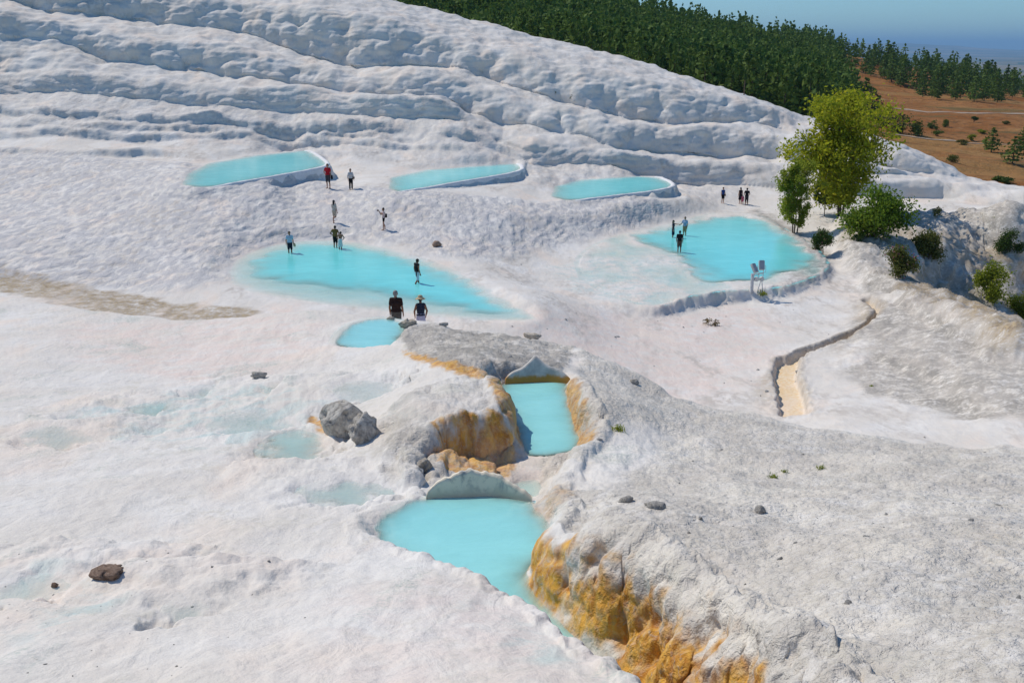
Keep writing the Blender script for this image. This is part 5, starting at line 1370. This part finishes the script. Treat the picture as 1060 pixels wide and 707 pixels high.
    if shirt is not None:
        cp = g(torso[1:], .014) + [(np.array((-.06 * b, .005, .99)), .118 * b, np.array((.06 * b, .005, .99)), .118 * b)]
        for s_ in 'LR':
            sh, el, wr = P['sh' + s_], P['el' + s_], P['wr' + s_]
            if sleeves > 0: cp += [(sh, .072, sh + (el - sh) * min(1, sleeves * 1.0), .060)]
            if sleeves > 1: cp += [(el, .056, el + (wr - el) * (sleeves - 1), .044)]
        link('shirt', fused('shirt', cp, cloth(shirt), .016), o)
    if bottom is not None:
        if skirt:
            ym = .5 * (P['kneeL'] + P['kneeR']); top = np.array((0, .005, 1.0)); e_ = top + (ym - top) * blen * 1.05
            cp = [(np.array((-.06, .005, 1.0)), .115, np.array((.06, .005, 1.0)), .115)] + [(np.array((s_ * .06, .005, .97)), .115, e_ + (s_ * .10, 0, 0), .115) for s_ in (1, 0, -1)]
        else:
            cp = [(np.array((-.062 * b, .005, .965)), .116 * b, np.array((.062 * b, .005, .965)), .116 * b)]
            for s_ in 'LR':
                h, kn, an_ = P['hip' + s_], P['knee' + s_], P['ank' + s_]
                cp += [(h, .102 * b, h + (kn - h) * min(1, blen), .080)]
                if blen > 1: cp += [(kn, .076, kn + (an_ - kn) * (blen - 1), .062)]
        link('skirt' if skirt else ('trousers' if blen > 1.5 else 'shorts'), fused('shorts', cp, cloth(bottom), .016), o)
    if apron is not None:
        link('tied_shirt', fused('tied_shirt', [(np.array((-.10, .01, .98)), .075, np.array((.10, .01, .98)), .075), (np.array((.02, -.09, .95)), .05, np.array((.05, -.11, .70)), .035), (np.array((-.09, .09, .95)), .05, np.array((-.08, .10, .74)), .04)], cloth(apron), .016), o)
    if hair is not None:
        hc = [(HC + upv * .045 - fr * .02, .095, HC + upv * .040 - fr * .005, .090), (HC + upv * .0 - fr * .045, .07, HC - upv * .05 - fr * .05, .055)] + [(HC + sd * s_ * .055 + upv * .02 - fr * .03, .04, HC + sd * s_ * .06 - upv * .02 - fr * .03, .03) for s_ in (1, -1)]
        if long_hair: hc += [(HC - fr * .05, .075, HC - upv * .18 - fr * .075, .06), (HC - upv * .18 - fr * .075, .06, HC - upv * .28 - fr * .08, .035)]
        link('hair', fused('hair', hc, hair, .014), o)
    if hat:
        bm = bmesh.new(); prof = [(0, .115), (.05, .112), (.085, .09), (.10, .05), (.105, .02), (.125, .01), (.17, -.018), (.205, -.045), (.20, -.052), (.165, -.03), (.11, 0)]
        n = 28; rows = []
        for j, (r_, h_) in enumerate(prof):
            rows.append([bm.verts.new(HC + upv * (.055 + h_ + .012 * math.sin(3 * a_ * 2 * PI / n + j) * (r_ > .15)) + sd * r_ * math.cos(2 * PI * a_ / n) + fr * r_ * math.sin(2 * PI * a_ / n)) for a_ in range(n)] if r_ > 0 else [bm.verts.new(HC + upv * (.055 + h_))])
        for a_ in range(n): bm.faces.new((rows[0][0], rows[1][a_], rows[1][(a_ + 1) % n]))
        for j in range(1, len(rows) - 1):
            for a_ in range(n): bm.faces.new((rows[j][a_], rows[j + 1][a_], rows[j + 1][(a_ + 1) % n], rows[j][(a_ + 1) % n]))
        bm_link('straw_hat', bm, STRAW, o, smooth=True)
    for s_ in (1, -1):
        bm = bmesh.new(); bmesh.ops.create_uvsphere(bm, u_segments=8, v_segments=6, radius=.010); bmesh.ops.translate(bm, verts=bm.verts, vec=HC + sd * s_ * .032 + fr * .085 + upv * .008)
        bm_link('eye', bm, HAIR_D, o, smooth=True)
    return o
def held(name, owner, lo, hi, mat, label, cat, strap=None, rot=None):
    """a carried thing, placed beside its owner but an object of its own"""
    R_ = Matrix.Translation(owner.location) @ Matrix.Rotation(owner.rotation_euler[2], 4, 'Z') @ Matrix.Scale(owner.scale[0], 4)
    lo, hi = np.array(lo), np.array(hi); c_ = (lo + hi) / 2; h = (hi - lo) / 2
    bm = bmesh.new(); bmesh.ops.create_icosphere(bm, subdivisions=3, radius=1)
    for v_ in bm.verts:
        q_ = np.array(v_.co); q_ = np.sign(q_) * np.abs(q_) ** .55; v_.co = Vector(q_ * h * (1 + .12 * q_[2] * -1))
    e = empty(name, R_ @ Vector(c_), owner.rotation_euler[2]); e.scale = owner.scale
    tag(e, label, cat); bm_link('body', bm, mat, e, smooth=True)
    if strap:
        link('strap', tube_mesh('strap', [[(*(np.array(q_) - c_), .013) for q_ in strap]], mat, 6), e)
    return e
def at(u, v, sink=0.0, z=None):
    p = gp3(u, v) if z is None else PZ(u, v, z); return np.array((p[0], p[1], p[2] - sink))
def hpx(p, px): return px2m(p, px)
# 1 man in red
p = at(340, 196.5, .02); A = person(p, hpx(p, 25), -20, 'man in red t-shirt and grey shorts by the wall of the leftmost upper pool', (.42, .012, .02), .55, (.06, .055, .06), 1.0, build=1.08,
    pose=dict(elR=(-.34, .06, 1.18), wrR=(-.20, -.05, 1.02), kneeL=(.11, -.02, .5), ankL=(.12, .02, .085)))
held('shoulder_bag', A, (.26, -.06, .66), (.36, .12, .98), cloth(BLACK), 'black bag hanging from the hand of the man in red', 'bag', [(.31, .0, .95), (.27, -.03, 1.05), (.25, -.05, .9)])
# 2 woman in white blouse
p = at(363.5, 197, .02); A = person(p, hpx(p, 21.5), 25, 'woman in white blouse and black trousers with shoulder bag, right of the man in red', (.55, .52, .50), 1.3, BLACK, 1.9, hair=HAIR_D, long_hair=True, female=True)
held('shoulder_bag', A, (.17, .0, .88), (.36, .18, 1.12), cloth(BLACK), 'black bag at the hip of the woman in the white blouse', 'bag', [(.26, .09, 1.1), (.16, .06, 1.46), (-.02, -.07, 1.40), (.2, -.04, 1.0)])
# 3 walking woman
p = at(346.5, 232, .02); A = person(p, hpx(p, 24), 150, 'woman in a pale beige jacket and shorts walking, her hand raised to her face', (.50, .44, .38), 1.2, (.46, .38, .30), .75, long_hair=True, female=True,
    pose=dict(elL=(.26, -.10, 1.17), wrL=(.12, -.24, 1.38), kneeR=(-.09, -.06, .52), ankR=(-.11, .26, .26), kneeL=(.09, -.05, .5), ankL=(.09, .02, .085)))
# 4 woman taking a photograph
p = at(397.5, 238.7, .02); A = person(p, hpx(p, 23), -80, 'woman in a pale pink top and black shorts raising a camera, alone on the slope', (.62, .45, .42), .35, BLACK, .5, female=True,
    pose=dict(elL=(.24, -.20, 1.25), wrL=(.10, -.36, 1.50), elR=(-.24, -.20, 1.25), wrR=(-.10, -.36, 1.50), kneeL=(.09, -.03, .5), ankL=(.09, -.05, .085), ankR=(-.09, .08, .085)))
held('compact_camera', A, (-.075, -.50, 1.49), (.075, -.42, 1.60), cloth(BLACK), 'small black camera held up by the woman in pink', 'camera')
held('backpack', A, (-.15, .12, .98), (.15, .28, 1.30), cloth(BLACK), 'small black backpack on the woman in pink', 'bag', [(.1, .15, 1.28), (.12, .0, 1.49), (.12, -.12, 1.3), (.12, .12, 1.02)])
# 5 wader in light blue
p = at(300.5, 262, .22, 0.0); A = person(p, hpx(p, 22.5) + .22, 15, 'man in light blue shirt wading at the left end of the big pool', (.42, .48, .58), .6, (.02, .022, .035), .95, build=1.1, skin=TAN)
held('beach_bag', A, (.24, -.12, .66), (.40, .10, .90), STRAW, 'straw coloured bag in the hand of the wading man in light blue', 'bag', [(.30, -.05, .88), (.26, -.05, .93), (.33, .04, .88)])
# 6, 7 couple at the pool edge
p = at(347.5, 256.5, .12, 0.0); A = person(p, hpx(p, 23) + .12, 165, 'man in olive top and black shorts, hands on hips, at the far pool edge', (.20, .11, .035), .35, BLACK, .95, skin=TAN, build=1.1, head_tilt=.06,
    pose=dict(elR=(-.36, .05, 1.17), wrR=(-.19, -.06, 1.0), elL=(.36, .05, 1.17), wrL=(.19, -.06, 1.0)))
p = at(352.5, 258.5, .12, -.0); A = person(p, hpx(p, 19) + .12, 175, 'bare backed person in a white wrap bending beside the man in the olive top', None, 0, (.62, .62, .60), 1.0, skin=TAN, hair=HAIR_D, skirt=True, lean=.35, head_tilt=.1,
    pose=dict(elR=(-.33, .0, 1.17), wrR=(-.19, -.16, 1.0), elL=(.33, .0, 1.17), wrL=(.19, -.16, 1.0)))
# 8 man in black vest walking
p = at(432, 293.5, .28, 0.0); A = person(p, hpx(p, 26) + .28, 130, 'man in black vest and white shorts wading in the middle of the big pool', BLACK, .12, (.60, .62, .66), .95, skin=TAN, apron=(.05, .05, .055), head_tilt=.08,
    pose=dict(kneeL=(.09, -.13, .52), ankL=(.09, -.16, .12), kneeR=(-.09, .04, .50), ankR=(-.09, .18, .12)))
# 9, 10 couple seen from behind
def at_d(u, d_, v=320): q_ = PD(u, v, d_); return np.array((q_[0], q_[1], gz(q_[0], q_[1])))
def stand(u, vtop, hgt, d_):
    q_ = PD(u, vtop, d_); return np.array((q_[0], q_[1], q_[2] - hgt))
p = stand(409.5, 301, 1.74, 37.3); A = person(p, 1.74, 172, 'grey haired man in a dark brown shirt seen from behind, standing behind the rocks', (.035, .018, .014), .62, (.10, .09, .08), 1.9, hair=HAIR_G, build=1.14, skin=TAN, head_tilt=.03, look=.02)
p = stand(435, 304.5, 1.70, 37.6); A = person(p, 1.62, 192, 'woman in straw hat and dark sleeveless top, seen from behind beside a grey haired man', (.03, .035, .055), .0, (.55, .50, .62), 1.0, hair=HAIR_D, hat=True, female=True, skin=TAN, skirt=True, head_tilt=.05,
    pose=dict(elL=(.25, .02, 1.14), wrL=(.22, -.10, .92), elR=(-.25, .02, 1.14), wrR=(-.22, -.10, .92)))
# 11-13 right pool
p = at(696.5, 246, .15, -1.3); A = person(p, hpx(p, 18) + .15, 70, 'woman in a dark blue dress reaching out an arm in the right pool', (.02, .025, .05), .3, (.02, .025, .05), 1.0, long_hair=True, female=True, skirt=True,
    pose=dict(elL=(.22, -.25, 1.36), wrL=(.18, -.50, 1.36)))
p = at(708.5, 244, .15, -1.3); A = person(p, hpx(p, 19.5) + .15, -40, 'man in a light blue shirt and tan shorts opposite the woman in the dark dress', (.30, .38, .52), .7, (.30, .22, .12), 1.0,
    pose=dict(elR=(-.26, -.10, 1.16), wrR=(-.28, -.33, 1.10)))
p = at(703, 261.3, .06, -1.3); A = person(p, hpx(p, 22.5) + .06, 175, 'man in black t-shirt and brown shorts, back turned, in the shallow right pool', BLACK, .55, (.10, .06, .045), 1.0, skin=TAN, build=1.1)
# 14-17 on the path at the far end
p = at(748, 212, .02); A = person(p, hpx(p, 16.5), 20, 'lone person in blue top and dark shorts on the white path left of the group', (.02, .06, .22), .4, BLACK, .9, female=True, hair=HAIR_D)
held('shoulder_bag', A, (.20, -.05, .80), (.34, .12, 1.02), cloth((.2, .16, .1)), 'brown bag at the side of the lone person in blue', 'bag', [(.26, .04, 1.0), (.16, .02, 1.45), (.22, -.04, .95)])
p = at(766, 211.5, .02); A = person(p, hpx(p, 17), -160, 'woman in a dark dress holding a child by the hand on the white path', (.03, .02, .025), .3, (.03, .02, .025), .9, long_hair=True, female=True, skirt=True)
p = at(768.5, 212.3, .02); A = person(p, hpx(p, 10), -170, 'child in a pink outfit between the two dark clad adults on the path', (.50, .10, .18), .5, (.50, .10, .18), .8)
p = at(772.5, 213, .02); A = person(p, hpx(p, 18), 170, 'man in black with his arms held wide, right of the child in pink', BLACK, .5, (.03, .03, .035), 1.6, pose=dict(elL=(.28, .04, 1.15), wrL=(.20, -.16, 1.0), elR=(-.28, .04, 1.15), wrR=(-.20, -.16, 1.0)))
p = at(869.5, 224, .02); A = person((p[0] + .2, p[1] + 1.2, gz(p[0] + .2, p[1] + 1.2)), 1.65, -60, 'person in dark clothes half hidden behind the stems of the yellow green tree', (.03, .03, .04), 1.2, (.02, .02, .03), 1.8)
print('people', round(time.time() - T0, 1))


# the air over the whole valley: one closed box around everything
def box_mesh(name, lo, hi):
    V = [(x, y, z) for z in (lo[2], hi[2]) for y in (lo[1], hi[1]) for x in (lo[0], hi[0])]
    Q = [(0, 2, 3, 1), (4, 5, 7, 6), (0, 1, 5, 4), (1, 3, 7, 5), (3, 2, 6, 7), (2, 0, 4, 6)]
    return mesh_np(name, V, Q, smooth=False)
hm = bpy.data.materials.new('air'); hm.use_nodes = True; hm.node_tree.nodes.clear()
pv = hm.node_tree.nodes.new('ShaderNodeVolumePrincipled'); pv.inputs['Density'].default_value = 5.5e-5; pv.inputs['Color'].default_value = (.40, .69, 1.0, 1); pv.inputs['Anisotropy'].default_value = 0.0
ho = hm.node_tree.nodes.new('ShaderNodeOutputMaterial'); hm.node_tree.links.new(pv.outputs[0], ho.inputs['Volume'])
hb = box_mesh('haze', (-75000, -60, -330), (75000, 72000, 420)); hb.materials.append(hm)
tag(link('haze', hb), kind='stuff')
# ------------------------------------------------------------------ camera, light, sky
cam = bpy.data.cameras.new('camera'); cam.lens = 36.0; cam.sensor_width = 36.0; cam.clip_start = .1; cam.clip_end = 120000
co = bpy.data.objects.new('camera', cam); COL.objects.link(co)
co.location = (0, 0, CAMZ); co.rotation_euler = (PI / 2 - TH, 0, 0)
scene.camera = co
SUN_EL = math.radians(50); SUN_AZ = math.atan2(-.80, .60)
sv = Vector((math.sin(SUN_AZ) * math.cos(SUN_EL), math.cos(SUN_AZ) * math.cos(SUN_EL), math.sin(SUN_EL)))
sl = bpy.data.lights.new('sun', 'SUN'); sl.energy = 3.35; sl.angle = math.radians(.53); sl.color = (1, .925, .82)
so = bpy.data.objects.new('sun', sl); COL.objects.link(so); so.rotation_euler = (-sv).to_track_quat('-Z', 'Y').to_euler()
w = bpy.data.worlds.new('World'); scene.world = w; w.use_nodes = True
nt = w.node_tree; nt.nodes.clear()
sky = nt.nodes.new('ShaderNodeTexSky'); sky.sky_type = 'NISHITA'; sky.sun_disc = False
sky.sun_elevation = SUN_EL; sky.sun_rotation = SUN_AZ; sky.air_density = 1.0; sky.dust_density = .3; sky.ozone_density = 3.0; sky.altitude = 400
hsv = nt.nodes.new('ShaderNodeMix'); hsv.data_type = 'RGBA'; hsv.blend_type = 'MULTIPLY'; hsv.inputs[0].default_value = 1; hsv.inputs[7].default_value = (.55, .82, 1.01, 1)
bg = nt.nodes.new('ShaderNodeBackground'); bg.inputs['Strength'].default_value = .115
wo = nt.nodes.new('ShaderNodeOutputWorld')
nt.links.new(sky.outputs[0], hsv.inputs[6]); nt.links.new(hsv.outputs[2], bg.inputs['Color']); nt.links.new(bg.outputs[0], wo.inputs['Surface'])
vs_ = scene.view_settings
vs_.view_transform = 'Standard'; vs_.look = 'None'; vs_.exposure = 0; vs_.gamma = 1; vs_.use_curve_mapping = False
scene.render.engine = 'CYCLES'
scene.cycles.use_denoising = True
scene.cycles.max_bounces = 6; scene.cycles.diffuse_bounces = 4; scene.cycles.transparent_max_bounces = 24
print('done', round(time.time() - T0, 1))
